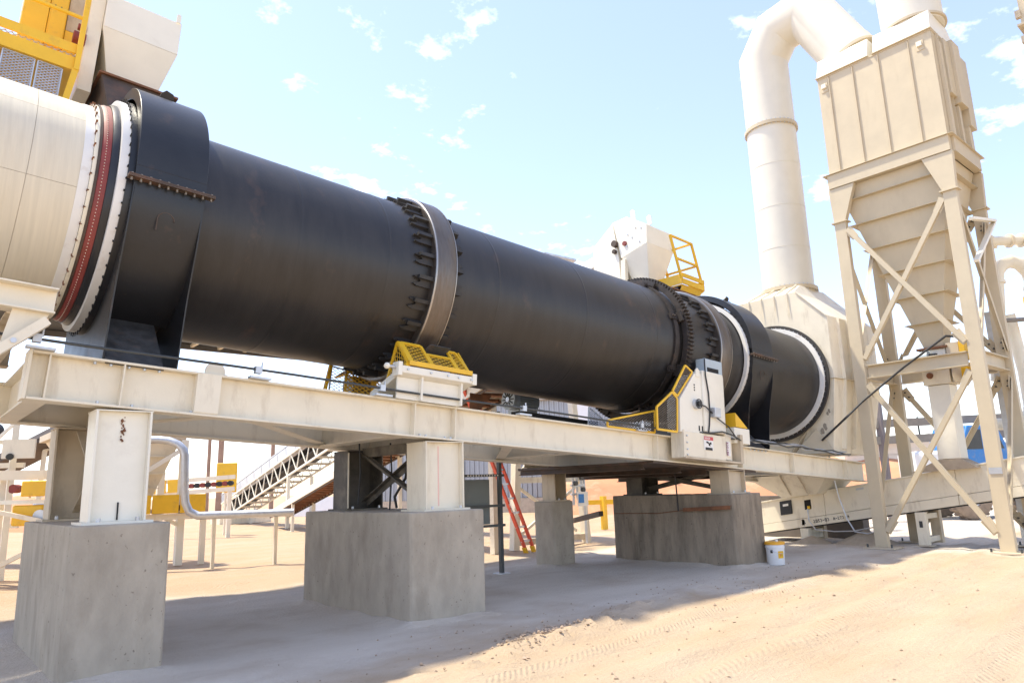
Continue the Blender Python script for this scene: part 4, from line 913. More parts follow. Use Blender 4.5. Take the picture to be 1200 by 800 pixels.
lo.add(T_+B_, [(3, 2, 1, 0), (4, 5, 6, 7)]+[(i, (i+1) % 4, 4+(i+1) % 4, 4+i) for i in range(4)]); lo.build('lower_hopper', CREAM, dh, bevel=0.006)
MB().box(X0-0.03, X1+0.03, YR-0.05, YL+0.05, 3.283, 3.297).build('joint_flange', CREAM, dh)
for y in (7.2, 7.5, 7.8, 8.1):
    MB().prism([(X0-0.035, y, 4.75), (X0+0.001, y, 5.2), (14.70, y*0.85+7.78*0.15, 5.49), (14.68, y*0.85+7.78*0.15, 5.53), (X0-0.03, y, 5.21)], (0, 0.014, 0)).build('rib', CREAM, dh)
for y0_, z0_, y1_, z1_ in ((6.44, 4.57, 7.05, 5.2),):
    MB().prism([(X0-0.04, y0_-0.03, z0_-0.01), (X0-0.04, y1_-0.03, z1_+0.01), (X0, y1_-0.03, z1_+0.01), (X0, y0_-0.03, z0_-0.01)], (0.0, 0.02, 0.0)).build('edge_rib', CREAM, dh)
for x in (14.42, 14.85, 15.4):
    MB().box(x, x+0.014, YR-0.07, YR, 3.3, 4.55).build('rib', CREAM, dh)
    MB().prism([(x, YR, 3.28), (x, YR-0.07, 3.28), (x, YR+0.10, 1.9), (x, YR+0.19, 1.9)], (0.014, 0, 0)).build('rib', CREAM, dh)
# bolted ring round the drum mouth
def xring(mb, u0, u1, ri, ro): return ringband(mb, u0, u1, ri, ro, 128)
xring(MB(), 13.90, 13.93, 1.06, 1.165).build('seal_plate', WHITE, dh)
xring(MB(), 13.935, 13.995, 1.13, 1.235).build('bolted_ring', PADS, dh)
ring_bolts(13.92, 13.936, 1.155, 72, 0.012, 0.035).build('ring_bolts', GALV, dh, kind='stuff')
MB().prism([(X0-0.01, 6.9, 2.32), (X0-0.01, 6.55, 1.82), (X0-0.25, 7.3, 1.82)], (0.01, 0, 0.0)).prism([(X0, 7.05, 2.35), (X0-0.3, 7.35, 1.85), (X0, 7.35, 1.85)], (0, 0.012, 0)).build('gusset', TAN, dh)
for y, z, s_ in ((6.75, 2.3, 0.05), (6.85, 2.15, 0.035), (6.62, 2.62, 0.03)):
    blot(MB(), (X0-0.003+0.01*(3.28-z), y, z), (0, -1, 0), (0, 0, 1), 6, s_, s_*0.5, s_, s_*1.5, 4).build('scuff', mat('grey_scuff', (0.33, 0.29, 0.23), 0.8), dh)
hc = thing('feed_chute', 'cream tapered chute between the frame and the enclosed conveyor', 'chute', (15, 7.6, 1.0))
B_ = [(14.85, 7.45, 1.02), (15.9, 7.45, 1.02), (15.9, 8.25, 0.95), (14.85, 8.25, 0.95)]; T_ = [(14.45, 6.95, 1.45), (15.9, 6.95, 1.45), (15.9, 8.85, 1.40), (14.45, 8.85, 1.40)]
c = MB(); c.add(B_+T_, [(3, 2, 1, 0), (4, 5, 6, 7)]+[(i, (i+1) % 4, 4+(i+1) % 4, 4+i) for i in range(4)]); c.build('hopper', CREAM, hc)
MB().box(14.38, 15.9, 6.9, 8.9, 1.453, 1.56).build('rim', CREAM, hc, bevel=0.004)
for y in (7.6, 8.0): MB().prism([(14.82, y, 1.0), (14.43, y, 1.43), (14.41, y, 1.40), (14.78, y, 1.0)], (0, 0.014, 0)).build('rib', CREAMD, hc)

ed = thing('exhaust_duct', 'fat white exhaust duct rising from the discharge housing and bending over to the tower', 'duct', (15.1, 7.69, 5.5))
RDU = 0.56
cx, cy = 15.28, 7.78
MB().cyl((cx, cy, 5.48), (cx, cy, 9.55), RDU, 56).build('riser', DUCT, ed)
MB().cyl((cx, cy, 9.52), (cx, cy, 9.60), RDU+0.05, 56).build('flange', TAN, ed)
MB().cyl((cx, cy, 5.50), (cx, cy, 5.58), RDU+0.07, 56).build('flange', TAN, ed)
P_ = [Vector((cx, cy, 9.58)), Vector((cx, cy, 11.40)), Vector((cx, 7.36, 12.02)), Vector((cx, 6.58, 12.14)), Vector((cx, 5.68, 10.40))]
MB().tube(P_, RDU, 56).build('gooseneck', DUCT, ed, sharp=25)
d_ = (P_[-1]-P_[-2]).normalized(); MB().cyl(P_[-1]-d_*0.30, P_[-1]-d_*0.0, RDU+0.012, 56).build('collar', DUCT, ed)
MB().cyl(P_[-1]-d_*0.02, P_[-1]+d_*0.05, RDU+0.04, 56).build('flange', TAN, ed)
for z in (6.5, 7.5, 8.55): MB().cyl((cx, cy, z), (cx, cy, z+0.014), RDU+0.005, 56).build('weld_seam', DUCT, ed)
for z in (9.60, 5.58):
    b = MB()
    for k in range(36):
        a = 2*math.pi*k/36; b.cyl((cx+(RDU+0.03)*math.cos(a), cy+(RDU+0.03)*math.sin(a), z-0.10), (cx+(RDU+0.03)*math.cos(a), cy+(RDU+0.03)*math.sin(a), z+0.03), 0.012, 6)
    b.build('flange_bolts', GALV, ed, kind='stuff')
ed2 = thing('exhaust_duct', 'straight white duct rising out of the frame from the right hood of the tower', 'duct', (15.1, 4.42, 10.4))
MB().tube([(15.28, 4.44, 10.40), (15.28, 4.51, 13.7)], 0.575, 56).build('pipe', DUCT, ed2)
MB().tube([(15.28, 4.44, 10.42), (15.28, 4.442, 10.47)], 0.62, 56).build('flange', TAN, ed2)

# ------------------------------------------------------------------ dust collector tower
tw = thing('dust_collector', 'tall tan dust collector on braced legs with ribbed box and stepped hopper', 'dust collector', (15.2, 5.03, 0))
XF, XB, YLt, YRt = 14.42, 16.05, 6.17, 3.90
ZB, ZT = 7.58, 9.80
ribs = [6.17, 5.92, 5.42, 4.90, 4.32, 3.90]
for i in range(5):
    MB().box(XF, XF+0.02, ribs[i+1]+0.004, ribs[i]-0.004, ZB, ZT).build('panel', TAN, tw)
for y in ribs[1:-1]:
    MB().box(XF-0.03, XF+0.001, y-0.006, y+0.006, ZB, ZT-0.02).build('rib', TAN, tw)
xr = [14.44, 14.62, 14.95, 15.3, 15.7, 16.05]
for i in range(5):
    for yy in (YRt, YLt-0.02): MB().box(xr[i]+0.004, xr[i+1]-0.004, yy, yy+0.02, ZB, ZT).build('side_panel', TAN, tw)
for x in xr[1:-1]: MB().box(x-0.006, x+0.006, YRt-0.06, YRt, ZB, ZT-0.02).build('rib', TAN, tw)
MB().box(XB-0.02, XB, YRt+.021, YLt-.021, ZB, ZT).build('back_panel', TAN, tw)
MB().box(XF-0.01, XB+0.01, YRt-0.012, YLt+0.012, ZT, ZT+0.03).build('roof', TAN, tw)
# stepped pilasters on the camera side
for x0_, x1_, dy, z0_, z1_ in ((14.75, 15.05, 0.10, 8.55, 9.72), (15.05, 15.45, 0.16, 8.42, 9.78), (15.55, 15.9, 0.13, 8.1, 9.62), (14.6, 14.72, 0.07, 7.6, 9.6), (15.1, 15.2, 0.08, 7.6, 8.4), (15.5, 15.62, 0.09, 7.6, 8.08)):
    MB().box(x0_, x1_, YRt-dy, YRt-0.001, z0_, z1_).build('duct_box', TAN, tw, bevel=0.004)
for y in (6.03, 4.12):
    o = MB().box(XF-0.012, XF, y-0.07, y+0.07, ZT-0.33, ZT-0.12).build('lift_plate', TAN, tw)
    MB().box(XF-0.06, XF-0.0125, y-0.045, y+0.045, ZT-0.25, ZT-0.16).build('lift_lug', CREAMW, o)
# ring beam, gusseted corners and legs
for (a, b_) in (((XF, YRt-0.02, 0), (XF, YLt+0.02, 0)), ((XB, YRt-0.02, 0), (XB, YLt+0.02, 0)), ((XF, YRt, 0), (XB, YRt, 0)), ((XF, YLt, 0), (XB, YLt, 0))):
    p, q = Vector(a), Vector(b_); p.z = q.z = 7.42; ins = Vector((0, 0, 0))
    if a[0] == b_[0]: pass
    else: p.x += 0.08; q.x -= 0.08
    MB().bar(p, q, 0.14, 0.30).build('ring_beam', TAN, tw)
MB().box(XF-0.11, XB+0.11, YRt-0.11, YLt+0.11, ZB-0.006, ZB-0.0).build('ring_flange', TAN, tw)
LEGS = [(XF, 6.06, 1), (XF, 4.01, 1), (XB, 6.06, -1), (XB, 4.01, -1)]
for x, y, sx_ in LEGS:
    l_ = MB(); l_.box(x-0.05, x+0.08, y-0.115, y+0.115, 0.03, 6.5)
    lo_ = l_.build('leg', TAN, tw, bevel=0.004)
    MB().box(x-0.09, x+0.12, y-0.16, y+0.16, 6.5, 6.525).build('splice_plate', TAN, lo_)
    s = 1 if y > 5 else -1
    g2 = MB(); g2.prism([(x-0.048, y+s*0.115, 6.527), (x-0.048, y-s*0.115, 6.527), (x-0.048, y-s*0.38, 7.26), (x-0.048, y+s*0.15, 7.26)], (0.125, 0, 0)); g2.build('leg_head', TAN, lo_)
    MB().box(x-0.20, x+0.24, y-0.28, y+0.28, 0.0, 0.03).build('foot_plate', CREAMD, lo_)
    b = MB()
    for dy in (-0.22, 0.22): b.cyl((x-0.14, y+dy, 0.03), (x-0.14, y+dy, 0.09), 0.018, 6)
    b.build('anchor_bolts', STRUT, lo_, kind='stuff')
MB().box(14.1, 14.8, 3.4, 4.5, -0.2, -0.03).build('pad', CONCY, tw)
MB().box(XF-0.064, XF-0.06, 3.9, 4.10, 1.32, 1.43).build('name_plate', GALV, tw)
# horizontal beams
for z in (3.36,):
    MB().ibeam((XF+0.02, 4.16, z), (XF+0.02, 5.91, z), 0.26, 0.16).build('tie_beam', TAN, tw); MB().ibeam((XB, 4.16, z), (XB, 5.91, z), 0.26, 0.16).build('tie_beam', TAN, tw)
    MB().ibeam((XF+0.11, 4.01, z), (XB-0.07, 4.01, z), 0.26, 0.16).build('tie_beam', TAN, tw); MB().ibeam((XF+0.11, 6.06, z), (XB-0.07, 6.06, z), 0.26, 0.16).build('tie_beam', TAN, tw)
# X braces on the four sides, each an angle with a gusset at both ends
def brace(a, b_, up, m=TAN, w=0.085):
    a, b_ = Vector(a), Vector(b_); o = MB().angle(a, b_, w, up, 0.01).build('brace', m, tw); d = (b_-a).normalized(); up = Vector(up); sd = d.cross(up).normalized()
    for p, sgn in ((a, 1), (b_, -1)):
        q = p + d*sgn*0.12
        MB().prism([q-d*0.14-sd*0.09, q+d*0.14-sd*0.07, q+d*0.14+sd*0.07, q-d*0.14+sd*0.09], up*0.01).build('gusset', m, o)
        bb = MB()
        for t_ in (-0.06, 0.06): bb.cyl(q+d*t_, q+d*t_-up*0.05, 0.016, 6)
        bb.build('bolts', STRUT, o, kind='stuff')
for x, u in ((XF-0.03, (-1, 0, 0)), (XB+0.06, (1, 0, 0))):
    brace((x, 5.93, 6.32), (x, 4.14, 3.66), u); brace((x-0.02*u[0], 4.14, 6.38), (x-0.02*u[0], 5.93, 3.62), u)
    brace((x, 5.93, 3.1), (x, 4.14, 0.35), u); brace((x-0.02*u[0], 4.14, 3.12), (x-0.02*u[0], 5.93, 0.32), u)
for y, u in ((4.01-0.06, (0, -1, 0)), (6.06+0.06, (0, 1, 0))):
    brace((XF+0.1, y, 6.2), (XB-0.06, y, 3.62), u); brace((XB-0.06, y-0.02*u[1], 3.1), (XF+0.1, y-0.02*u[1], 0.5), u); brace((XB-0.06, y-0.015*u[1], 6.2), (XF+0.1, y-0.015*u[1], 3.62), u)
v_ = MB(); v_.bar((14.55, 3.78, 5.92), (16.0, 3.78, 6.2), 0.05, 0.09, (0, -1, 0)); v_.build('bracket_arm', CREAMW, tw)
v_ = MB(); v_.bar((14.5, 3.8, 5.1), (16.0, 3.8, 6.17), 0.05, 0.09, (0, -1, 0)); v_.build('bracket_arm', CREAMW, tw)
# stepped hopper: courses between ledges
zs = [7.27, 6.95, 6.42, 5.86, 5.31, 4.76, 4.22, 3.75]
cxh, cyh = 15.25, 4.90
def hs(z):
    t = (z-3.75)/(7.27-3.75); t = max(0, min(1, t))
    return (cxh-0.17)*(1-t)+14.50*t, (cxh+0.17)*(1-t)+15.97*t, (cyh-0.17)*(1-t)+3.99*t, (cyh+0.17)*(1-t)+6.08*t
for i in range(7):
    a, b_ = hs(zs[i]), hs(zs[i+1]); c = MB()
    T4 = [(a[0], a[2], zs[i]), (a[1], a[2], zs[i]), (a[1], a[3], zs[i]), (a[0], a[3], zs[i])]; B4 = [(b_[0], b_[2], zs[i+1]+0.005), (b_[1], b_[2], zs[i+1]+0.005), (b_[1], b_[3], zs[i+1]+0.005), (b_[0], b_[3], zs[i+1]+0.005)]
    c.add(B4+T4, [(3, 2, 1, 0), (4, 5, 6, 7)]+[(k, (k+1) % 4, 4+(k+1) % 4, 4+k) for k in range(4)])
    c.build('hopper_course', TAN, tw)
    if 0 < i: MB().box(a[0]-0.105, a[1]+0.105, a[2]-0.105, a[3]+0.105, zs[i]+0.0, zs[i]+0.005).build('ledge', TAN, tw)
# hoods on the roof
def hood(y0_, y1_, sh_):
    z0_, z1_ = ZT+0.032, ZT+0.60; c = MB()
    B4 = [(XF-0.02, y0_, z0_), (XB-0.1, y0_, z0_), (XB-0.1, y1_, z0_), (XF-0.02, y1_, z0_)]
    T4 = [(XF+0.28, y0_+sh_, z1_), (XB-0.35, y0_+sh_, z1_), (XB-0.35, y1_+0.06, z1_), (XF+0.28, y1_+0.06, z1_)]
    c.add(B4+T4, [(3, 2, 1, 0), (4, 5, 6, 7)]+[(k, (k+1) % 4, 4+(k+1) % 4, 4+k) for k in range(4)])
    c.build('hood', CREAMW, tw, bevel=0.004)
    MB().box(XF-0.05, XB-0.08, y0_-0.02, y1_+0.02, z0_-0.002, z0_+0.02).build('hood_flange', TAN, tw)
hood(5.10, 6.17, 0.05); hood(3.90, 4.98, 0.06)
# rotary valve and chute under the hopper
rv = thing('rotary_valve', 'rotary valve with yellow guards and grey motor under the tan hopper', 'valve', (15.2, 4.9, 3.0))
MB().box(14.98, 15.5, 4.66, 5.14, 3.02, 3.32).build('lower_body', CREAM, rv, bevel=0.01); MB().box(14.95, 15.53, 4.63, 5.17, 3.325, 3.36).build('flange', RUST, rv)
MB().box(15.0, 15.48, 4.68, 5.12, 3.365, 3.70).build('upper_body', CREAMW, rv, bevel=0.01); MB().box(14.95, 15.53, 4.63, 5.17, 3.705, 3.745).build('flange', RUST, rv)
MB().box(14.98, 15.3, 4.45, 4.62, 3.03, 3.34).build('bearing_block', CREAMD, rv); MB().box(14.98, 15.3, 4.45, 4.66, 3.46, 3.78).build('bearing_block', CREAMD, rv)
MB().box(14.9, 15.15, 4.32, 4.44, 3.04, 3.36).build('chain_guard', YEL, rv, bevel=0.01); MB().box(14.9, 15.15, 4.32, 4.42, 3.42, 3.80).build('chain_guard', YEL, rv, bevel=0.01)
MB().cyl((14.85, 5.35, 3.50), (14.85, 4.92, 3.54), 0.13, 20).build('motor', BLUEG, rv); MB().box(14.83, 14.93, 4.80, 4.92, 3.36, 3.6).build('terminal_box', RUBBER, rv)
MB().cyl((14.955, 5.0, 3.2), (14.975, 5.0, 3.2), 0.06, 12).build('shaft_seal', RUST, rv)
dw = thing('drop_chute', 'white square downpipe from the rotary valve into the enclosed conveyor', 'chute', (15.2, 4.9, 1.5))
MB().box(15.0, 15.42, 4.70, 5.08, 1.62, 3.01).build('pipe', CREAMW, dw, bevel=0.01)
c = MB(); c.add([(15.0, 4.45, 1.44), (15.45, 4.45, 1.47), (15.45, 5.6, 1.38), (15.0, 5.6, 1.38), (15.0, 4.70, 1.615), (15.42, 4.70, 1.615), (15.42, 5.08, 1.615), (15.0, 5.08, 1.615)], [(3, 2, 1, 0), (4, 5, 6, 7)]+[(k, (k+1) % 4, 4+(k+1) % 4, 4+k) for k in range(4)])
c.build('boot', PILE, dw)

# ------------------------------------------------------------------ enclosed drag conveyor
cv = thing('drag_conveyor', 'long cream enclosed conveyor sloping up through the tower legs', 'conveyor', (15.5, 6, 0))
def zt(y): return 1.53+(4.17-y)*0.147
Xc = 15.2
def cpanel(y0_, y1_, a, b_, x0_, x1_, name, m, parent=cv, bev=0.003):
    c = MB(); c.prism([(x0_, y0_, zt(y0_)+a), (x0_, y1_, zt(y1_)+a), (x0_, y1_, zt(y1_)+b_), (x0_, y0_, zt(y0_)+b_)], (x1_-x0_, 0, 0)); return c.build(name, m, parent, bevel=bev)
yb = [9.0, 7.48, 4.9, 2.2, 0.8]
for i in range(4):
    cpanel(yb[i]-0.004, yb[i+1]+0.004, -0.47, 0, Xc, Xc+0.75, 'upper_trough', CREAM)
    cpanel(yb[i]-0.004, yb[i+1]+0.004, -0.655, -0.477, Xc-0.004, Xc+0.75, 'lower_trough', CREAM)
cpanel(9.0, 0.8, 0.001, 0.03, Xc-0.03, Xc+0.78, 'lid', CREAM); cpanel(8.9, 0.8, -0.678, -0.658, Xc+0.05, Xc+0.7, 'belly', INK)
o = cpanel(8.50, 8.22, -0.34, -0.04+0.0, Xc-0.03, Xc-0.001, 'inspection_hatch', RUBBER, bev=0.012)
cpanel(8.42, 8.29, -0.16, -0.11, Xc-0.034, Xc-0.0305, 'hatch_label', PAPER, o, 0)
cpanel(7.93, 7.78, -0.30, -0.10, Xc-0.006, Xc-0.001, 'opening', DARK); MB().cyl((Xc-0.02, 7.83, 0.70), (Xc-0.02, 7.83, 0.76), 0.03, 10).build('valve_fitting', YEL, cv)
cpanel(6.78, 6.62, -0.075, -0.035, Xc-0.004, Xc-0.001, 'name_plate', GALV)
sl_ = Vector((0, -1, 0.147)).normalized(); sn = sl_.cross(Vector((-1, 0, 0))); sn = Vector((0, 0.147, 1)).normalized()
for txt, y, dz, hh in (('1', 7.98, -0.59, 0.06), ('2053-03', 7.76, -0.60, 0.065), ('A-273', 7.32, -0.60, 0.06), ('1A', 7.06, -0.59, 0.055)):
    glyphs(MB(), txt, (Xc-0.0045, y, zt(y)+dz), sl_, sn, hh).build('stencil', INK, cv, kind='stuff')
for y in (8.0, 5.62):
    zb_ = zt(y)-0.68
    MB().box(Xc-0.0, Xc+0.14, y-0.09, y+0.09, 0.02, zb_).build('leg', CREAM, cv, bevel=0.004)
    MB().box(Xc+0.72, Xc+0.86, y-0.09, y+0.09, 0.02, zb_+0.1).build('leg', CREAMD, cv, bevel=0.004)
    MB().bar((Xc+0.14, y, 0.12), (Xc+0.72, y, 0.12), 0.12, 0.1).build('stretcher', CREAM, cv); MB().bar((Xc+0.14, y, zb_-0.08), (Xc+0.72, y, zb_-0.08), 0.12, 0.1).build('stretcher', CREAM, cv)
    MB().box(Xc-0.004, Xc-0.001, y-0.03, y+0.03, 0.35, 0.47).build('tag_plate', STRUT, cv)
    MB().box(Xc-0.06, Xc+0.2, y-0.15, y+0.15, 0.0, 0.02).build('foot', CREAMD, cv)
MB().tube([(Xc-0.02, 7.86, 0.70), (Xc-0.06, 7.84, 0.45), (Xc-0.07, 7.7, 0.27), (Xc-0.07, 7.3, 0.24), (Xc-0.07, 6.9, 0.26), (Xc-0.07, 6.3, 0.38)], 0.013, 6).build('hose', GALV, cv)
tag(MB().tube([(15.05, 7.2, 2.0), (15.05, 7.16, 1.4), (15.08, 7.1, 0.95), (15.08, 6.98, 0.5), (15.08, 6.85, 0.25), (15.08, 6.6, 0.22), (15.08, 6.2, 0.32)], 0.014, 6).build('hanging_cable', GALV), 'grey cable hanging from the girder down over the enclosed conveyor', 'cable')
w_ = MB(); w_.box(16.4, 16.7, 7.25, 9.9, -0.05, 0.95); tag(w_.build('retaining_wall', mat('dark_stained_concrete', (0.13, 0.11, 0.095), 0.9, var=0.2)), 'low dark concrete wall behind the enclosed conveyor', 'wall')
def heap(x, y, r, h, label, sd):
    m = MB(); n, k = 28, 7; q = random.Random(sd); m.v.append((x, y, h*0.96))
    for i in range(1, k+1):
        for j in range(n):
            a = 2*math.pi*j/n; t_ = i/k; rr_ = r*t_*(1+0.10*noise.noise((math.cos(a)*1.5+sd, math.sin(a)*1.5, t_)))
            m.v.append((x+rr_*math.cos(a), y+rr_*math.sin(a), h*(1-t_)**1.15+0.01*noise.noise((x+rr_*5*math.cos(a), y+5*rr_*math.sin(a), sd)) - (0.03 if i == k else 0)))
    m.f = [(0, 1+j, 1+(j+1) % n) for j in range(n)]+[(1+(i-1)*n+j, 1+i*n+j, 1+i*n+(j+1) % n, 1+(i-1)*n+(j+1) % n) for i in range(1, k) for j in range(n)]; m.mi = [0]*len(m.f)
    return tag(m.build('sand_heap', PILE, sharp=60, org=(x, y, 0)), label, 'sand heap')
heap(15.35, 6.75, 0.62, 0.30, 'small pale sand heap beside the left leg of the cream tower', 2)
heap(15.0, 7.75, 0.45, 0.16, 'low spill of sand around the conveyor foot behind the bucket', 5)

# ------------------------------------------------------------------ bucket
bk = thing('bucket', 'white plastic bucket with orange lid and yellow label beside the far pedestal', 'bucket', (10.93, 6.28, 0.0))
bx, by = 10.93, 6.28
m = MB(); m.tube([(bx, by, 0.012), (bx, by, 0.02), (bx, by, 0.27), (bx, by, 0.275), (bx, by, 0.30), (bx, by, 0.305), (bx, by, 0.335)], [0.125, 0.13, 0.143, 0.15, 0.15, 0.144, 0.145], 32); m.build('body', WPLAST, bk)
m = MB(); m.tube([(bx, by, 0.325), (bx, by, 0.33), (bx, by, 0.362), (bx, by, 0.37)], [0.152, 0.157, 0.157, 0.147], 32); m.build('lid', ORANGE, bk)
MB().cyl((bx+0.03, by-0.02, 0.37), (bx+0.03, by-0.02, 0.395), 0.025, 12).build('spout_cap', WPLAST, bk)
def wrap(a0, a1, z0_, z1_, name, m_, parent):
    c = MB(); n = 6; r0 = lambda z: 0.1305+(z-0.02)*0.052
    vs = [(bx+r*math.cos(R(a0+(a1-a0)*i/n)), by+r*math.sin(R(a0+(a1-a0)*i/n)), z) for i in range(n+1) for z, r in ((z0_, r0(z0_)), (z1_, r0(z1_)), (z1_, r0(z1_)+0.002), (z0_, r0(z0_)+0.002))]
    c.add(vs, [(4*i+k, 4*i+(k+1) % 4, 4*i+4+(k+1) % 4, 4*i+4+k) for i in range(n) for k in range(4)]+[(3, 2, 1, 0), (4*n, 4*n+1, 4*n+2, 4*n+3)]); return c.build(name, m_, parent)
ob = wrap(226, 266, 0.12, 0.23, 'yellow_label', YEL, bk); wrap(238, 242, 0.15, 0.2, 'label_print', REDINK, bk); wrap(250, 254, 0.15, 0.2, 'label_print', INK, bk)
wrap(178, 194, 0.20, 0.25, 'black_label', INK, bk)
m = MB(); m.tube([(bx+0.153*math.cos(a), by+0.153*math.sin(a), 0.29-0.10*math.sin((a-2.6)/4.0*math.pi)) for a in [2.6+0.2*k for k in range(21)]], 0.003, 5); m.build('handle', GALV, bk)

# ------------------------------------------------------------------ feeder over the near collar (upper left)
fd = thing('feed_hopper', 'white pyramid bottomed hopper above the near black collar', 'hopper', F(1.55, 9.0, 1.9))
c = MB()
B4 = [F(1.32, 8.72, 2.0), F(1.82, 8.72, 2.0), F(1.82, 9.25, 2.0), F(1.32, 9.25, 2.0)]; T4 = [F(1.16, 8.5, 2.595), F(1.97, 8.5, 2.595), F(1.97, 9.9, 2.595), F(1.16, 9.9, 2.595)]
c.add(B4+T4, [(3, 2, 1, 0), (4, 5, 6, 7)]+[(k, (k+1) % 4, 4+(k+1) % 4, 4+k) for k in range(4)]); c.build('lower_cone', CREAMW, fd, bevel=0.004)
MB().boxF(1.16, 1.97, 8.5, 9.9, 2.598, 3.03).build('upper_bin', CREAMW, fd, bevel=0.006)
MB().boxF(1.02, 1.157, 8.55, 9.9, 1.75, 3.3).build('side_frame', CREAM, fd, bevel=0.004)
for w in (2.2, 2.5, 2.8, 3.1): MB().cyl(F(1.015, 8.7, w), F(1.0, 8.7, w), 0.02, 8).build('bolt', RUST, fd)
MB().cyl(F(0.90, 8.56, 2.36), F(1.02, 8.56, 2.36), 0.07, 14).build('bearing', REDB, fd); MB().cyl(F(0.93, 8.56, 2.50), F(1.0, 8.56, 2.50), 0.04, 10).build('bearing', REDB, fd)
MB().prism([F(1.9, 8.49, 3.02), F(1.9, 8.49, 3.12), F(1.93, 8.49, 3.14), F(1.95, 8.49, 3.12), F(1.95, 8.49, 3.02)], (0, -0.01, 0)).build('lifting_lug', CREAMW, fd)
ct = thing('feed_chute', 'dark brown steel chute with rusty rim between the white hopper and the near collar', 'chute', F(1.6, 8.8, 1.1))
c = MB(); q_ = [F(1.22, 8.45, 1.97), F(1.98, 8.45, 1.97), F(1.98, 9.3, 1.97), F(1.22, 9.3, 1.97)]; p_ = [F(1.40, 8.0, 0.95), F(1.90, 8.0, 0.95), F(1.90, 8.9, 0.85), F(1.40, 8.9, 0.85)]
c.add(p_+q_, [(3, 2, 1, 0), (4, 5, 6, 7)]+[(k, (k+1) % 4, 4+(k+1) % 4, 4+k) for k in range(4)]); c.build('body', BROWN, ct)
MB().boxF(1.19, 2.03, 8.42, 9.33, 1.973, 1.998).build('rim', RUST, ct)
pl = thing('access_platform', 'yellow railed platform with mesh skirt above the cream barrel', 'platform', F(0, 8.8, 1.8))
MB().boxF(-3.2, 0.985, 8.29, 8.31, 2.005, 2.115).build('toe_board', YEL, pl, bevel=0.002); MB().boxF(-3.2, 0.985, 8.285, 8.31, 1.80, 1.955).build('toe_board', YEL, pl, bevel=0.002)
MB().boxF(-3.2, 0.98, 8.311, 9.5, 1.80, 1.83).build('floor', YEL, pl)
mpanel('p', [F(-0.6, 8.33, 1.95), F(0.95, 8.33, 1.95), F(0.95, 8.33, 2.01), F(-0.6, 8.33, 2.01)], pl, YEL, GALVM, frame=False, cell=0.03, wd=0.008)
for u in (0.955, -0.85, -2.6): MB().boxF(u-0.025, u+0.025, 8.23, 8.284, 1.79, 3.05).build('post', YEL, pl, bevel=0.003)
for w in (2.43, 2.98): MB().tube([F(-3.2, 8.26, w), F(0.93, 8.26, w)], 0.022, 8).build('rail', YEL, pl)
MB().bar(F(0.95, 8.27, 1.80), F(0.86, 8.27, 0.95), 0.06, 0.06, AX).build('support_leg', YEL, pl)
x_ = -0.62
while x_ < 0.85:
    x2_ = min(x_+0.30, 0.86); P = [F(x_, 8.33, 1.35), F(x2_-0.02, 8.33, 1.35), F(x2_-0.02, 8.33, 1.79), F(x_, 8.33, 1.79)]
    mpanel('skirt', P, pl, GALV, GALVM, 0.012, 0.028, 0.010); x_ += 0.31
yc_ = thing('equipment_cabinet', 'tall yellow cabinet with small door behind the platform railing', 'cabinet', F(0.6, 9.0, 1.83))
MB().boxF(0.42, 0.66, 8.9, 9.3, 1.84, 4.2).build('box', YEL, yc_, bevel=0.006); MB().boxF(0.665, 0.84, 8.9, 9.3, 2.35, 3.15).build('box', YEL, yc_, bevel=0.006)
o = MB().boxF(0.68, 0.83, 8.885, 8.898, 2.45, 3.0).build('door', YEL, yc_, bevel=0.003)
MB().tube([F(0.71, 8.88, 2.86), F(0.71, 8.86, 2.83), F(0.77, 8.86, 2.83), F(0.77, 8.88, 2.86)], 0.006, 6).build('handle', STRUT, o)
MB().boxF(0.845, 0.98, 8.92, 9.3, 2.2, 2.62).build('box', YEL, yc_, bevel=0.006); MB().boxF(0.85, 1.0, 8.95, 9.4, 2.64, 3.4).build('back_plate', CREAMD, yc_)
for w in (3.05, 3.25): MB().tube([F(0.6, 9.6, w+0.1), F(1.05, 9.6, w)], 0.025, 8).build('pipe', CREAMW, yc_)

# ------------------------------------------------------------------ feeder over the far collar
fh = thing('conveyor_head', 'white conveyor head hopper with red bearing standing above the far end of the drum', 'conveyor head', F(12, 9.8, 1.6))
prof_ = [(9.0, 2.92), (9.0, 3.34), (9.55, 3.68), (9.95, 3.66), (9.72, 2.75)]
c = MB(); c.prism([F(11.58, v, w) for v, w in prof_], AX*0.92); c.build('bin', CREAMW, fh, bevel=0.006)
c = MB(); T4 = [F(11.58, 9.0, 2.918), F(12.5, 9.0, 2.918), F(12.5, 9.7, 2.75), F(11.58, 9.7, 2.75)]; B4 = [F(11.80, 9.15, 2.15), F(12.25, 9.15, 2.15), F(12.25, 9.55, 2.15), F(11.80, 9.55, 2.15)]
c.add(B4+T4, [(3, 2, 1, 0), (4, 5, 6, 7)]+[(k, (k+1) % 4, 4+(k+1) % 4, 4+k) for k in range(4)]); c.build('lower_cone', CREAMW, fh, bevel=0.004)
MB().prism([F(11.60, v, w) for v, w in ((9.97, 3.66), (10.55, 3.25), (10.6, 2.85), (10.4, 2.2), (9.75, 2.12), (9.80, 2.72))], AX*0.88).build('head_housing', CREAMW, fh, bevel=0.006)
MB().prism([F(11.56, v, w) for v, w in ((9.60, 2.7), (9.72, 2.7), (9.72, 1.9), (9.60, 1.9))], AX*0.1).build('support_post', CREAM, fh)
MB().boxF(11.56, 12.4, 9.3, 10.4, 1.85, 2.10).build('base_beam', CREAM, fh)
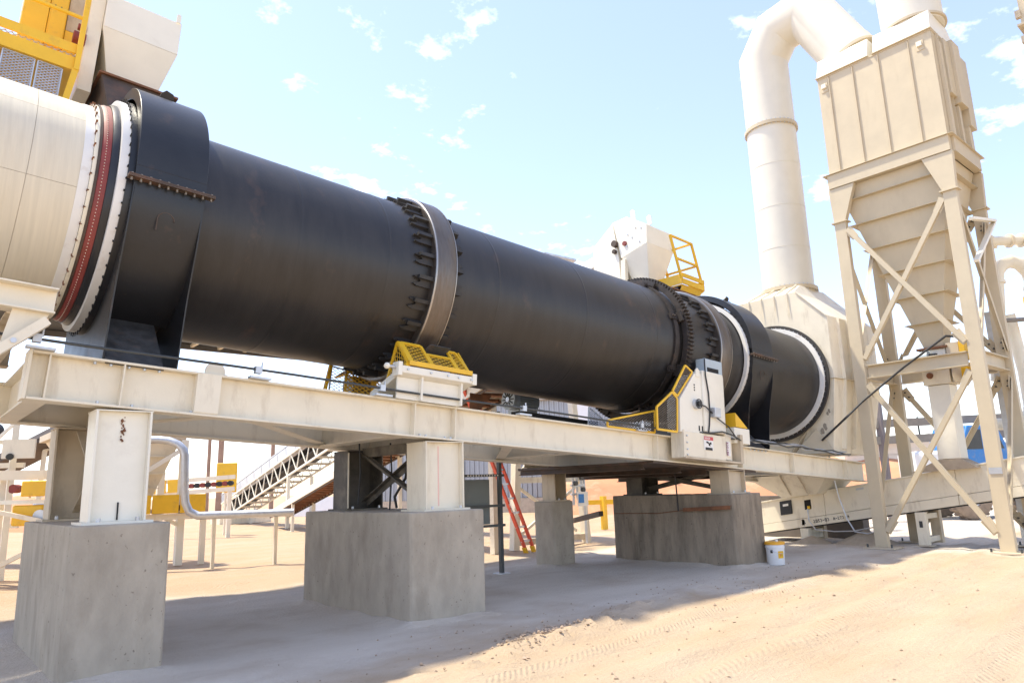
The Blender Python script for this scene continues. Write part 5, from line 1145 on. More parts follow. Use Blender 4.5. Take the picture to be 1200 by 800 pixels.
MB().cyl(F(11.50, 9.87, 3.12), F(11.6, 9.87, 3.12), 0.075, 16).build('pulley_shaft', BROWN, fh); MB().cyl(F(11.53, 9.9, 2.95), F(11.6, 9.9, 2.95), 0.05, 12).build('bearing', BROWN, fh)
MB().cyl(F(11.54, 9.60, 3.06), F(11.58, 9.60, 3.06), 0.055, 8).build('bearing', REDB, fh)
for v, w in ((9.52, 3.25), (9.4, 3.15), (9.55, 2.98), (9.2, 3.0), (9.15, 3.3), (9.3, 3.35)): MB().cyl(F(11.565, v, w), F(11.582, v, w), 0.02, 6).build('bolt', GALV, fh)
for v, w in ((9.5, 3.63), (9.05, 3.36)):
    MB().prism([F(11.7, v, w), F(11.7, v+0.04, w+0.2), F(11.7, v-0.02, w+0.24), F(11.7, v-0.08, w+0.2), F(11.7, v-0.10, w)], AX*0.02).build('lifting_lug', CREAMW, fh)
MB().boxF(11.85, 12.2, 9.2, 9.5, 2.02, 2.148).build('outlet', DARK, fh)
MB().boxF(11.5, 12.5, 8.35, 8.6, 1.72, 1.75).build('rim_plate', RUST, fh)
MB().prism([F(11.6, 8.4, 1.71), F(11.6, 9.4, 2.0), F(11.6, 9.4, 1.3), F(11.6, 8.2, 1.1)], AX*0.6).build('outlet_chute', BLACK2, fh)
# corrugated conveyor cover running away downhill from the head
for i in range(9):
    v0, v1 = 10.6+0.32*i, 10.6+0.32*i+0.315; w = lambda v: 3.22-(v-10.6)*0.205
    c = MB(); n = 8; a = [F(11.6+0.86*(0.5-0.5*math.cos(math.pi*k/n)), v0, w(v0)-0.45+0.45*math.sin(math.pi*k/n)) for k in range(n+1)]; b_ = [F(11.6+0.86*(0.5-0.5*math.cos(math.pi*k/n)), v1, w(v1)-0.45+0.45*math.sin(math.pi*k/n)+0.012) for k in range(n+1)]
    off = Vector((0, 0, -0.008)); L = n+1
    c.add(a+b_+[p+off for p in a+b_], [(k, k+1, L+k+1, L+k) for k in range(n)]+[(2*L+k, 3*L+k, 3*L+k+1, 2*L+k+1) for k in range(n)]+[(k, 2*L+k, 2*L+k+1, k+1) for k in range(n)]+[(L+k, L+k+1, 3*L+k+1, 3*L+k) for k in range(n)])
    c.build('cover_sheet', CORRW, fh)
yp = thing('access_platform', 'small yellow cage platform hanging beside the white conveyor head', 'platform', F(12.4, 8.6, 1.9))
Q = lambda u, v, h: F(u-0.36*h/0.93, v, 2.05+h)
for u, v in ((12.08, 8.5), (12.82, 8.5), (12.82, 9.3), (12.08, 9.3)): MB().bar(Q(u, v, 0), Q(u, v, 0.93), 0.045, 0.045, (0, 1, 0)).build('post', YEL, yp)
for h in (0.46, 0.92):
    MB().bar(Q(12.08, 8.5, h), Q(12.82, 8.5, h), 0.04, 0.04).build('rail', YEL, yp); MB().bar(Q(12.82, 8.5, h), Q(12.82, 9.3, h), 0.04, 0.04).build('rail', YEL, yp); MB().bar(Q(12.08, 9.3, h), Q(12.82, 9.3, h), 0.04, 0.04).build('rail', YEL, yp)
for d_, n_ in ((0.0, 'toe_board'),):
    MB().boxF(12.06, 12.84, 8.47, 8.49, 2.13, 2.22).build(n_, YEL, yp); MB().boxF(12.06, 12.84, 8.47, 8.49, 1.98, 2.10).build(n_, YEL, yp); MB().boxF(12.04, 12.058, 8.49, 9.3, 1.98, 2.2).build(n_, YEL, yp); MB().boxF(12.842, 12.86, 8.49, 9.3, 1.98, 2.2).build(n_, YEL, yp)
MB().boxF(12.06, 12.84, 8.5, 9.35, 1.95, 1.975).build('floor', YEL, yp)
MB().prism([F(12.08, 8.5, 1.945), F(12.8, 8.5, 1.945), F(12.5, 8.7, 1.5), F(12.08, 8.7, 1.5)], (0, 0.02, 0)).build('bracket', YEL, yp)
MB().boxF(12.06, 12.5, 8.6, 9.3, 1.80, 1.942).build('floor_beam', BLACK2, yp)

# ------------------------------------------------------------------ overhead belt and background conveyors
ob_ = thing('overhead_belt', 'dark conveyor belt with pale cross ribs seen under the near part of the drum, widened out of view for shade', 'conveyor', (3, 12.2, 0))
MB().box(-4, 10.0, 8.95, 12.05, 3.80, 3.82).build('belt', RUBBER, ob_)  # near part added unseen behind the drum to keep the ground shade unbroken
for y, zt_ in ((8.9, 4.4), (12.05, 3.98)): MB().box(-4, 10.0, y, y+0.05, 3.72, zt_).build('side_rail', GREYBEAM, ob_)  # near rail raised out of view to block a stripe of sun
for i in range(32): MB().box(-3.8+0.43*i, -3.75+0.43*i, 8.96, 12.05, 3.755, 3.797).build('cross_rib', CREAM, ob_)
for x in (-3, 9.7): MB().box(x, x+0.15, 11.9, 12.05, 0, 3.74).build('post', CREAM, ob_)

tcn_ = thing('truss_conveyor', 'long white truss conveyor with galvanised hood climbing from the yard to the drum', 'conveyor', (13.6, 38, 0))
A_, B_ = Vector((13.6, 38, 0.45)), Vector((11.95, 11.6, 5.9)); dT = (B_-A_).normalized(); sT = dT.cross(Vector((0, 0, 1))).normalized(); uT = sT.cross(dT)
LT = (B_-A_).length
def T(s, a, h): return A_+dT*s+sT*a+uT*h
# sT points to the right when looking along the belt; the camera side is -X
cs = -1 if sT.x > 0 else 1
nb = 26; stp = LT/nb
for sd in (1, -1):
    a = 0.5*sd*cs
    MB().bar(T(0, a, 0.55), T(LT, a, 0.55), 0.07, 0.07, uT).build('top_chord', CREAMW, tcn_); MB().bar(T(0, a, -0.25), T(LT, a, -0.25), 0.07, 0.07, uT).build('bottom_chord', CREAMW, tcn_)
    for i in range(nb):
        m1 = MB().bar(T(i*stp, a, -0.25), T((i+0.5)*stp, a, 0.55), 0.035, 0.035, sT); m1.build('web_member', CREAMW, tcn_); MB().bar(T((i+0.5)*stp, a, 0.55), T((i+1)*stp, a, -0.25), 0.035, 0.035, sT).build('web_member', CREAMW, tcn_)
    if sd == 1:
        for i in range(nb): MB().bar(T(i*stp+.02, a, 0.78), T((i+1)*stp-.02, a, 0.78), 0.02, 0.36, uT).build('hood_sheet', GALV, tcn_)
for i in range(nb): MB().bar(T(i*stp+.02, 0, 1.0), T((i+1)*stp-.02, 0, 1.0), 1.04, 0.05, uT).build('hood_top', GALV, tcn_)
MB().bar(T(0, 0, 0.40), T(LT, 0, 0.40), 0.85, 0.03, uT).build('belt', RUBBER, tcn_); MB().bar(T(0, 0, 0.12), T(LT, 0, 0.12), 0.85, 0.03, uT).build('return_belt', RUBBER, tcn_)
for i in range(0, nb): MB().bar(T(i*stp, -0.5, -0.26), T(i*stp, 0.5, -0.26), 0.08, 0.08, uT).build('cross_tie', TAN, tcn_)
for s in (1.5, 9.5):
    for a in (-0.5, 0.5): 
        p = T(s, a, -0.3); MB().bar(p, (p.x, p.y, 0), 0.12, 0.12, dT).build('leg', CREAM, tcn_)
MB().box(12.6, 15.2, 36.8, 38.2, 0.0, 0.35).build('tail_skid', CREAM, tcn_)
rc = thing('return_conveyor', 'rusty inclined conveyor with brown cross slats passing behind the middle pedestal', 'conveyor', (12.6, 29.8, 0))
A2, B2 = Vector((12.67, 29.8, 0.45)), Vector((9.0, 10.6, 3.25)); d2 = (B2-A2).normalized(); s2 = d2.cross(Vector((0, 0, 1))).normalized(); u2 = s2.cross(d2); L2 = (B2-A2).length
T2 = lambda s, a, h: A2+d2*s+s2*a+u2*h
for a in (-0.42, 0.42): MB().bar(T2(0, a, 0.12), T2(L2, a, 0.12), 0.05, 0.22, u2).build('side_rail', CREAM if a < 0 else CREAMW, rc)
MB().bar(T2(0, 0, 0.16), T2(L2, 0, 0.16), 0.78, 0.03, u2).build('belt', mat('grey_belt', (0.35, 0.36, 0.37), 0.7), rc)
for i in range(48): MB().bar(T2(0.3+i*0.41, -0.39, 0.03), T2(0.3+i*0.41, 0.39, 0.03), 0.12, 0.05, u2).build('slat', RUST, rc)
for a in (-0.39, 0.39):
    MB().bar(T2(0, a, -0.02), T2(L2, a, -0.02), 0.04, 0.05, u2).build('lower_rail', BROWN, rc)
    p = T2(4, a, 0); MB().bar(p, (p.x, p.y, 0), 0.1, 0.1, d2).build('leg', CREAM, rc); p = T2(13, a, 0); MB().bar(p, (p.x, p.y, 0), 0.1, 0.1, d2).build('leg', CREAM, rc)

# ------------------------------------------------------------------ plant seen between the left columns
bh = thing('storage_bin', 'cream ribbed bin on a legged frame between the first and second pedestals', 'bin', (4.3, 16.3, 0))
c = MB(); T4 = [(2.4, 16.1, 2.55), (4.62, 16.1, 2.55), (4.62, 17.6, 2.55), (2.4, 17.6, 2.55)]; B4 = [(3.2, 16.6, 1.25), (4.2, 16.6, 1.25), (4.2, 17.1, 1.25), (3.2, 17.1, 1.25)]
c.add(B4+T4, [(3, 2, 1, 0), (4, 5, 6, 7)]+[(k, (k+1) % 4, 4+(k+1) % 4, 4+k) for k in range(4)]); c.build('cone', CREAM, bh)
for z, k in ((2.2, 0.73), (1.85, 0.46), (1.55, 0.23)): MB().box(3.2-0.8*k-0.05, 4.2+0.42*k+0.05, 16.6-0.5*k-0.05, 17.1+0.5*k+0.05, z, z+0.02).build('ledge', CREAM, bh)
MB().box(2.3, 4.7, 16.0, 17.7, 2.553, 2.68).build('rim', CREAMD, bh)
for x, y in ((4.62, 16.0), (2.3, 16.0), (4.62, 17.6)): MB().box(x, x+0.14, y, y+0.14, 0, 2.55).build('leg', CREAMW, bh)
MB().bar((4.65, 16.05, 2.35), (3.3, 16.05, 1.45), 0.08, 0.08).build('brace', CREAMW, bh); MB().bar((4.65, 16.05, 0.8), (3.4, 16.05, 1.5), 0.07, 0.07).build('brace', CREAMW, bh)
pp = thing('u_bend_pipe', 'shiny galvanised pipe bending down in front of the yellow guards', 'pipe', (4.5, 14.8, 0))
MB().tube([(3.2, 15.6, 2.48), (3.95, 15.2, 2.48)]+[(3.95+0.42*math.sin(a), 15.2-0.30*math.sin(a), 2.48-0.32*(1-math.cos(a))) for a in (0.4, 0.8, 1.2, 1.57)]+[(4.40, 14.9, 1.5), (4.43, 14.9, 1.25), (4.50, 14.86, 1.08), (4.64, 14.78, 1.0), (5.3, 14.4, 1.0), (6.2, 13.9, 1.0)], 0.075, 14).build('pipe', GALV, pp)
for x, y in ((4.9, 14.62), (5.9, 14.05)): MB().box(x-0.03, x+0.03, y-0.03, y+0.03, 0, 0.93).build('stand', CREAM, pp)
yg = thing('belt_guard', 'long yellow slotted guard on a belt line behind the galvanised pipe', 'guard', (4.3, 16.5, 1))
for i in range(4):
    MB().box(3.0+0.53*i, 3.5+0.53*i, 15.75, 15.80, 1.05, 1.42).build('panel', YEL, yg, bevel=0.01)
MB().box(2.6, 5.2, 15.82, 16.0, 0.92, 1.04).build('beam', CREAM, yg)
for x in (3.0, 5.05): MB().box(x, x+0.1, 15.85, 15.95, 0, 0.92).build('leg', CREAM, yg)
for i in range(6): MB().cyl((3.1+0.38*i, 15.83, 1.15), (3.1+0.38*i, 15.98, 1.15), 0.06, 10).build('idler', INK, yg)
yb_ = thing('feed_conveyor', 'low conveyor with yellow guards and red idlers ending at a yellow panel', 'conveyor', (7.8, 25.8, 0))
p0, p1 = Vector((6.4, 26.8, 1.85)), Vector((9.0, 25.0, 2.0)); dv = p1-p0
MB().bar(p0, p1, 0.12, 0.14).build('rail', CREAM, yb_)
MB().bar(p0-Vector((0, 0, 0.4)), p1-Vector((0, 0, 0.4)), 0.12, 0.14).build('rail', CREAM, yb_)
for i in range(3): MB().bar(p0+dv*(0.02+0.14*i)-Vector((0, 0.1, 0.16)), p0+dv*(0.14+0.14*i)-Vector((0, 0.1, 0.16)), 0.05, 0.42).build('guard_panel', YEL, yb_)
for i in range(9): q = p0+dv*(0.48+0.058*i)-Vector((0, 0.05, 0.2)); MB().cyl(q, q+Vector((0.12, 0.18, 0)), 0.085, 10).build('idler', REDB if i % 2 else INK, yb_)
for t_ in (0.05, 0.95): q = p0+dv*t_; MB().box(q.x-0.06, q.x+0.06, q.y-0.06, q.y+0.06, 0, q.z-0.45).build('leg', CREAM, yb_)
yy = thing('yellow_guard', 'upright yellow guard panel with a small decal at the foot of the truss conveyor', 'guard', (9.3, 26.8, 1.5))
o = MB().bar((9.05, 27.0, 2.02), (9.62, 26.55, 2.02), 0.10, 1.05).build('panel', YEL, yy, bevel=0.02)
MB().bar((9.27, 26.76, 2.05), (9.33, 26.71, 2.05), 0.02, 0.1).build('decal', PAPER, o); MB().box(9.3, 9.36, 26.75, 26.81, 0, 1.5).build('post', CREAM, yy)

# belt line left of the first pedestal
lf = thing('belt_conveyor', 'cream belt conveyor with red and black idlers and yellow boxes left of the first pedestal', 'conveyor', (1.6, 14.8, 0))
MB().bar((-0.6, 16.6, 1.84), (2.35, 14.25, 1.80), 0.1, 0.16).build('rail', CREAM, lf); MB().bar((-0.6, 16.6, 1.38), (2.35, 14.25, 1.36), 0.1, 0.07).build('rail', CREAMW, lf)
for i in range(9):
    t_ = 0.05+0.1*i; p = Vector((-0.6, 16.6, 1.60)).lerp(Vector((2.35, 14.25, 1.58)), t_); MB().cyl(p, p+Vector((0.10, 0.14, 0)), 0.075, 12).build('idler', (INK, REDB, PAPER)[i % 3], lf)
    MB().bar(p-Vector((0.06, -0.05, 0.16)), p-Vector((0.06, -0.05, -0.14)), 0.03, 0.03).build('idler_bracket', CREAMW, lf)
p = Vector((1.72, 14.62, 1.58)); MB().bar(p, p+Vector((0.52, -0.41, 0)), 0.06, 0.26).build('guard_panel', YEL, lf, bevel=0.02)
p = Vector((1.72, 14.9, 1.14)); MB().bar(p, p+Vector((0.40, -0.32, 0)), 0.3, 0.34).build('motor_guard', YEL, lf, bevel=0.03)
MB().cyl((1.98, 14.45, 1.12), (2.1, 14.6, 1.12), 0.11, 16).build('motor', GALV, lf)
for x, y in ((-0.3, 16.4), (1.45, 15.0), (2.2, 14.4)): MB().box(x, x+0.09, y, y+0.09, 0, 1.75).build('leg', CREAMW, lf)
MB().bar((0.4, 15.4, 1.5), (2.1, 14.3, 1.02), 0.07, 0.07).build('brace', CREAM, lf); MB().bar((1.2, 14.9, 0.15), (2.2, 14.35, 0.75), 0.07, 0.07).build('brace', CREAM, lf)
il = thing('inclined_conveyor', 'grey inclined conveyor on a lattice tower at far left beneath the girder', 'conveyor', (2.3, 19.4, 0))
a, b_ = Vector((1.2, 20.6, 1.75)), Vector((3.6, 17.9, 3.35)); dv = (b_-a).normalized()
MB().bar(a, b_, 0.9, 0.10, (0, 0, 1)).build('belt', GREYBEAM, il); MB().bar(a-Vector((0, 0, 0.12)), b_-Vector((0, 0, 0.12)), 0.95, 0.07).build('return_belt', BROWN, il); MB().bar(a+Vector((0, 0, 0.14)), b_+Vector((0, 0, 0.14)), 0.06, 0.06).build('rail', CREAMW, il)
MB().bar((2.52, 19.1, 0), (2.62, 19.1, 2.95), 0.09, 0.09).build('tower_leg', CREAMW, il); MB().bar((3.1, 18.7, 0), (3.1, 18.7, 2.9), 0.09, 0.09).build('tower_leg', CREAMW, il)
for z in (1.3, 2.0, 2.5): MB().bar((2.57, 19.1, z), (3.1, 18.7, z), 0.04, 0.04).build('lattice', CREAMW, il)
MB().bar((2.57, 19.1, 2.0), (3.1, 18.7, 1.35), 0.03, 0.03).build('lattice', CREAMW, il); MB().bar((2.57, 19.1, 1.4), (3.1, 18.7, 2.0), 0.03, 0.03).build('lattice', CREAMW, il)

# ------------------------------------------------------------------ behind the middle pedestals
cbn = thing('electrical_cabinet', 'dark grey electrical cabinet on strut posts right of the middle pedestal', 'cabinet', (7.2, 9.25, 0))
MB().box(6.93, 7.44, 9.22, 9.42, 0.78, 1.49).build('box', GREYB, cbn, bevel=0.008); 
for x, w_ in ((7.62, 0.06), (6.86, 0.05)):
    MB().box(x-w_/2, x+w_/2, 9.15, 9.21, 0.02, 2.6).build('post', STRUT, cbn); MB().box(x-0.1, x+0.1, 9.08, 9.28, 0.0, 0.02).build('foot', GALV, cbn)
for z in (1.53, 1.05, 0.74): MB().box(6.8, 7.66, 9.10, 9.145, z, z+0.04).build('strut_rail', STRUT, cbn)
h_ = MB()
for i in range(12): h_.box(6.9+0.055*i, 6.925+0.055*i, 9.097, 9.0995, 1.54, 1.56)
h_.build('strut_slots', PAPER, cbn, kind='stuff')
ld = thing('ladder', 'orange red ladder with pale rungs leaning behind the middle pedestal', 'ladder', (10.4, 11.8, 0))
dl = Vector((-0.93, 0.0, 2.0)); oA, oB = Vector((10.22, 11.50, 0)), Vector((10.60, 11.68, 0))
for o in (oA, oB):
    MB().bar(o+Vector((0, 0, 0.03)), o+dl*1.7, 0.035, 0.085, (0, -1, 0)).build('rail', REDL, ld)
    MB().bar(o, o+dl*0.06, 0.05, 0.10, (0, -1, 0)).build('foot', YEL, ld)
for i in range(11): MB().bar(oA+dl*(0.12+0.148*i), oB+dl*(0.12+0.148*i), 0.04, 0.04).build('rung', GALV, ld)
for t_ in (0.42, 0.47): MB().bar(oA+dl*t_+Vector((0, -0.022, 0)), oA+dl*(t_+0.04)+Vector((0, -0.022, 0)), 0.004, 0.07, (0, -1, 0)).build('decal', PAPER, ld)
ss = thing('braced_stand', 'cream braced steel stand behind the slim pedestal and the ladder', 'steel stand', (11.6, 12.2, 0))
MB().bar((10.5, 12.2, 0), (10.72, 12.2, 3.4), 0.16, 0.16).build('leg', CREAM, ss); MB().bar((12.78, 12.2, 0), (12.5, 12.2, 3.4), 0.16, 0.16).build('leg', CREAM, ss)
MB().bar((10.6, 12.2, 1.5), (12.65, 12.2, 1.5), 0.1, 0.13).build('beam', CREAM, ss); MB().bar((10.5, 12.2, 0.16), (12.75, 12.2, 0.16), 0.1, 0.13).build('beam', CREAMD, ss)
MB().bar((10.7, 12.25, 1.35), (12.5, 12.25, 0.3), 0.05, 0.06).build('brace', CREAM, ss); MB().bar((10.6, 12.15, 0.3), (12.5, 12.15, 1.35), 0.05, 0.06).build('brace', CREAM, ss); MB().bar((10.75, 12.2, 1.65), (11.4, 12.2, 2.4), 0.05, 0.06).build('brace', CREAM, ss)
tag(MB().cyl((9.12, 9.50, P3[4]), (9.12, 9.50, 2.3), 0.075, 16).build('red_pipe', REDP), 'faded red vertical pipe on the slim pedestal', 'pipe')
vp = thing('pipe_manifold', 'cluster of galvanised pipes and valves with a blue tag right of the slim pedestal', 'valves', (12.3, 11.9, 0))
for i, x in enumerate((12.15, 12.28, 12.42)): MB().cyl((x, 11.95, 0.9+0.15*i), (x, 11.95, 1.95), 0.03, 8).build('pipe', GALV, vp)
for i in range(4): MB().bar((12.05, 11.93, 1.15+0.2*i), (12.5, 11.93, 1.15+0.2*i), 0.05, 0.05).build('crossbar', GALV, vp)
for x, z in ((12.16, 1.4), (12.36, 1.52), (12.2, 1.72), (12.4, 1.25)): MB().cyl((x, 11.9, z), (x, 11.84, z), 0.055, 12).build('gauge', STRUT, vp)
MB().cyl((12.52, 11.95, 0.02), (12.52, 11.95, 1.95), 0.03, 8).build('pipe', GALV, vp)
o = MB().box(12.15, 12.5, 11.82, 11.835, 0.88, 1.2).build('tag_plate', PAPER, vp); MB().box(12.18, 12.36, 11.815, 11.819, 0.95, 1.15).build('blue_mark', BLUE, o)
yr_ = thing('barrier', 'yellow pipe barrier post and rail in front of the corrugated shed', 'barrier', (16.9, 15.3, 0))
MB().box(16.75, 16.9, 15.2, 15.35, 0, 1.0).build('post', YEL, yr_); MB().bar((16.25, 15.75, 0.82), (17.3, 14.9, 0.82), 0.1, 0.14).build('rail', YEL, yr_)
shd = thing('corrugated_shed', 'pale grey corrugated metal shed with one white panel behind the drum', 'shed', (25, 31, 0))
SA, SB = Vector((21.3, 37.6, 0)), Vector((29.3, 24.3, 0)); dS = (SB-SA).normalized(); nS = Vector((-dS.y, dS.x, 0)); nS = -nS if nS.dot(-SA) < 0 else nS; LS = (SB-SA).length
npan = 14
for i in range(npan):
    s0, s1 = LS*i/npan+0.006, LS*(i+1)/npan-0.006; c = MB()
    if i == 11: c.bar(SA+dS*s0+Vector((0, 0, 3.4))+nS*0.03, SA+dS*s1+Vector((0, 0, 3.4))+nS*0.03, 0.05, 5.2, (0, 0, 1)); c.build('wall_panel', CORRW, shd, label='white flat panel'); continue
    k = 4; pts = []
    for j in range(k):
        w_ = (s1-s0)/k; b0 = s0+w_*j
        pts += [(b0, 0), (b0+w_*0.45, 0), (b0+w_*0.58, 0.06), (b0+w_*0.87, 0.06)]
    pts.append((s1, 0))
    lo_ = [SA+dS*x+nS*y+Vector((0, 0, 0.8)) for x, y in pts]; hi_ = [p+Vector((0, 0, 5.2)) for p in lo_]; L = len(pts); bk_ = [p-nS*0.03 for p in lo_+hi_]
    c.add(lo_+hi_+bk_, [(j, j+1, L+j+1, L+j) for j in range(L-1)]+[(2*L+j, 3*L+j, 3*L+j+1, 2*L+j+1) for j in range(L-1)]+[(L+j, L+j+1, 3*L+j+1, 3*L+j) for j in range(L-1)]); c.build('wall_panel', CORR, shd)
MB().bar(SA+Vector((0, 0, 0.38)), SB+Vector((0, 0, 0.38)), 0.3, 0.8).build('base_wall', CONCY, shd)
MB().bar(SA+nS*-4+Vector((0, 0, 3.0)), SB+nS*-4+Vector((0, 0, 3.0)), 7.8, 5.9).build('body', CORR, shd)
MB().bar(SA+nS*-4+Vector((0, 0, 6.05)), SB+nS*-4+Vector((0, 0, 6.05)), 8.6, 0.14).build('roof', ROOFM, shd)
pw = MB(); pw.bar(SA+dS*-7+nS*-2+Vector((0, 0, 0.55)), SA+dS*-0.5+nS*-2+Vector((0, 0, 0.55)), 0.3, 1.15); tag(pw.build('low_wall', CORRW), 'low white wall running left from the corrugated shed', 'wall')
PINKP = mat('weathered_timber_pole', (0.34, 0.22, 0.16), 0.85, var=0.2, vscale=2)
for (x, y, h, r, t_) in ((15.75, 46.4, 9, 0.19, 'thick brown pole beyond the yellow panel'), (18.25, 44.3, 8, 0.14, 'thin brown pole beyond the truss conveyor'), (15.2, 46.9, 9, 0.12, 'slender grey pole beside the thick brown pole')):
    m = MB(); m.tube([(x, y, -0.2), (x, y, h)], [r, r*0.85], 12); tag(m.build('pole', PINKP if 'brown' in t_ else GREYBEAM), t_, 'pole')

# ------------------------------------------------------------------ right edge and background through the tower legs
wp = thing('blower_pipe', 'white looped pipework with a yellow hopper at the right edge', 'pipework', (17.5, 4.0, 0))
MB().tube([(17.25, 4.5, 3.2), (17.33, 4.30, 4.7), (17.34, 4.24, 5.30)]+[(17.34+0.26*(1-math.cos(a)), 4.24-0.24*(1-math.cos(a)), 5.30+0.42*math.sin(a)) for a in (0.5, 1.0, 1.57, 2.1, 2.7)]+[(17.86, 3.76, 5.3), (17.86, 3.76, 4.9)], 0.13, 18).build('loop_pipe', CREAMW, wp)
MB().tube([(17.33, 4.27, 5.24), (17.33, 4.27, 5.30)], 0.19, 18).build('flange', CREAMW, wp)
MB().tube([(16.9, 4.30, 6.10), (17.6, 3.7, 6.12), (18.6, 2.9, 6.14)], 0.10, 14).build('feed_pipe', CREAMW, wp)
for t_ in (0.0, 0.22, 0.34): p = Vector((17.0, 4.21, 6.1)).lerp(Vector((18.6, 2.9, 6.14)), t_); q = Vector((17.04, 4.18, 6.1)).lerp(Vector((18.64, 2.87, 6.14)), t_); MB().cyl(p, q, 0.15, 14).build('flange', CREAM, wp)
MB().box(17.0, 17.25, 4.10, 4.35, 5.98, 6.22).build('mount', CREAM, wp)
MB().tube([(16.9, 4.75, 2.32), (17.45, 4.4, 2.30)]+[(17.45+0.32*math.sin(a), 4.4-0.26*math.sin(a), 2.30+0.36*(1-math.cos(a))) for a in (0.5, 1.0, 1.57)]+[(17.78, 4.14, 3.4), (17.6, 4.2, 4.6)], 0.12, 16).build('elbow_pipe', CREAMW, wp)
MB().cyl((17.95, 3.72, 4.3), (17.95, 3.72, 4.95), 0.26, 24).build('yellow_hopper', YEL, wp); MB().cyl((17.95, 3.72, 4.955), (17.95, 3.72, 5.2), 0.26, 24, 0.1).build('hopper_cone', GALV, wp)
MB().cyl((17.86, 3.76, 5.1), (17.86, 3.76, 5.16), 0.17, 18).build('flange', CREAMW, wp)
for x, y in ((17.3, 4.35), (17.9, 3.9)): MB().box(x-0.04, x+0.04, y-0.04, y+0.04, 0, 3.3).build('support', CREAM, wp)
hr = thing('handrail', 'grey round handrail tube beside the white pipework', 'handrail', (16.7, 4.2, 3.5))
MB().tube([(16.65, 4.35, 4.36), (17.1, 4.0, 4.38), (18.4, 2.9, 4.44)], 0.045, 10).build('tube', GREYBEAM, hr); MB().box(16.62, 16.70, 4.28, 4.38, 0, 4.55).build('post', GALV, hr)
tag(MB().tube([(16.72, 4.36, 4.0), (16.9, 4.28, 2.9), (17.15, 4.18, 1.55)], 0.035, 8).build('black_hose', RUBBER), 'black hose running straight down behind the right leg of the tower', 'hose')
ns = thing('neighbour_silo', 'cream flanged steel housing cut off by the top right corner', 'housing', (16.8, 2.0, 0))
MB().box(15.85, 17.6, 0.6, 2.74, 9.9, 14).build('upper_casing', TAN, ns); MB().box(15.78, 17.7, 0.5, 2.80, 9.86, 9.9).build('flange', TAN, ns); MB().box(15.9, 17.6, 0.6, 2.70, 6.5, 9.855).build('lower_casing', TAN, ns)
MB().box(15.80, 15.9, 2.72, 2.81, 10.05, 10.2).build('bracket', CREAMD, ns); MB().box(15.80, 15.9, 2.68, 2.78, 9.5, 9.64).build('bracket', CREAMD, ns)
for x, y in ((15.95, 0.8), (15.95, 2.4), (17.4, 0.8), (17.4, 2.4)): MB().box(x, x+0.2, y, y+0.2, 0, 6.5).build('leg', TAN, ns)
gb = thing('grey_pipe_rack', 'two weathered grey horizontal beams on dark posts behind the tower', 'steel frame', (24.8, 7.8, 0))
for z in (2.92, 2.42): MB().bar((19.5, 12.3, z-0.1), (27.5, 5.4, z+0.12), 0.12, 0.24).build('beam', GREYBEAM, gb)
for x, y in ((23.0, 9.28), (19.6, 12.2), (27.4, 5.5)): MB().box(x-0.09, x+0.09, y-0.09, y+0.09, 0, 3.9).build('post', mat('purple_grey_post', (0.17, 0.15, 0.16), 0.7) if x == 23.0 else GREYBEAM, gb)
MB().box(23.9, 23.94, 8.5, 8.54, 2.5, 3.1).build('rod', STRUT, gb)
yv = thing('valve_post', 'yellow valve stand with a T handle behind the left leg of the tower', 'valve stand', (18.6, 8.9, 0))
MB().cyl((18.6, 8.9, 0.25), (18.6, 8.9, 2.0), 0.05, 10).build('stem', YEL, yv); MB().box(18.35, 18.85, 8.75, 9.05, 2.0, 2.10).build('handle', YEL, yv); MB().cyl((18.55, 8.75, 2.1), (18.45, 8.75, 3.0), 0.03, 8).build('rod', YEL, yv)
MB().box(18.3, 18.8, 8.8, 9.0, 2.98, 3.08).build('upper_handle', YEL, yv); MB().cyl((18.6, 8.9, 0), (18.6, 8.9, 0.25), 0.1, 10).build('foot', YEL, yv)
# blue work vehicle
tk = thing('work_truck', 'blue work truck with white tank and dusty wheel seen through the tower legs', 'truck', (26.3, 7.0, 0))
dk = Vector((0.80, -0.60, 0)); nk = Vector((-0.60, -0.80, 0))
def tyre_w(c, parent):
    c = Vector(c); m = MB()
    prof = [(0.30, -0.16), (0.56, -0.17), (0.63, -0.13), (0.65, 0), (0.63, 0.13), (0.56, 0.17), (0.30, 0.16)]; n = 32; vs = []
    for i in range(n):
        a = 2*math.pi*i/n
        for r, y in prof: vs.append(c+dk*(r*math.cos(a))+Vector((0, 0, r*math.sin(a)))+nk*y)
    k = len(prof); m.add(vs, [(i*k+j, i*k+(j+1) % k, ((i+1) % n)*k+(j+1) % k, ((i+1) % n)*k+j) for i in range(n) for j in range(k)])
    o = m.build('wheel', TYREB, parent)
    MB().cyl(c+nk*0.02, c+nk*0.12, 0.32, 24).build('rim', GALV, o); MB().cyl(c+nk*0.12, c+nk*0.22, 0.10, 14).build('hub', WPLAST, o)
    lg_ = MB()
    for i in range(22):
        a = 2*math.pi*i/22; q = c+dk*(0.655*math.cos(a))+Vector((0, 0, 0.655*math.sin(a))); lg_.bar(q-nk*0.14, q+nk*0.14, 0.07, 0.03, q-c)
    lg_.build('tread_lugs', TYREB, o, kind='stuff')
w0 = Vector((24.3, 7.55, 0.65))
tyre_w(w0, tk); tyre_w(w0-nk*1.7+dk*0.2, tk); tyre_w(w0+dk*3.2, tk); tyre_w(w0+dk*3.2-nk*1.7, tk)
MB().bar(w0+dk*-1.0+nk*-0.85+Vector((0, 0, 0.25)), w0+dk*4.4+nk*-0.85+Vector((0, 0, 0.25)), 0.9, 0.24).build('chassis', BLUE, tk)
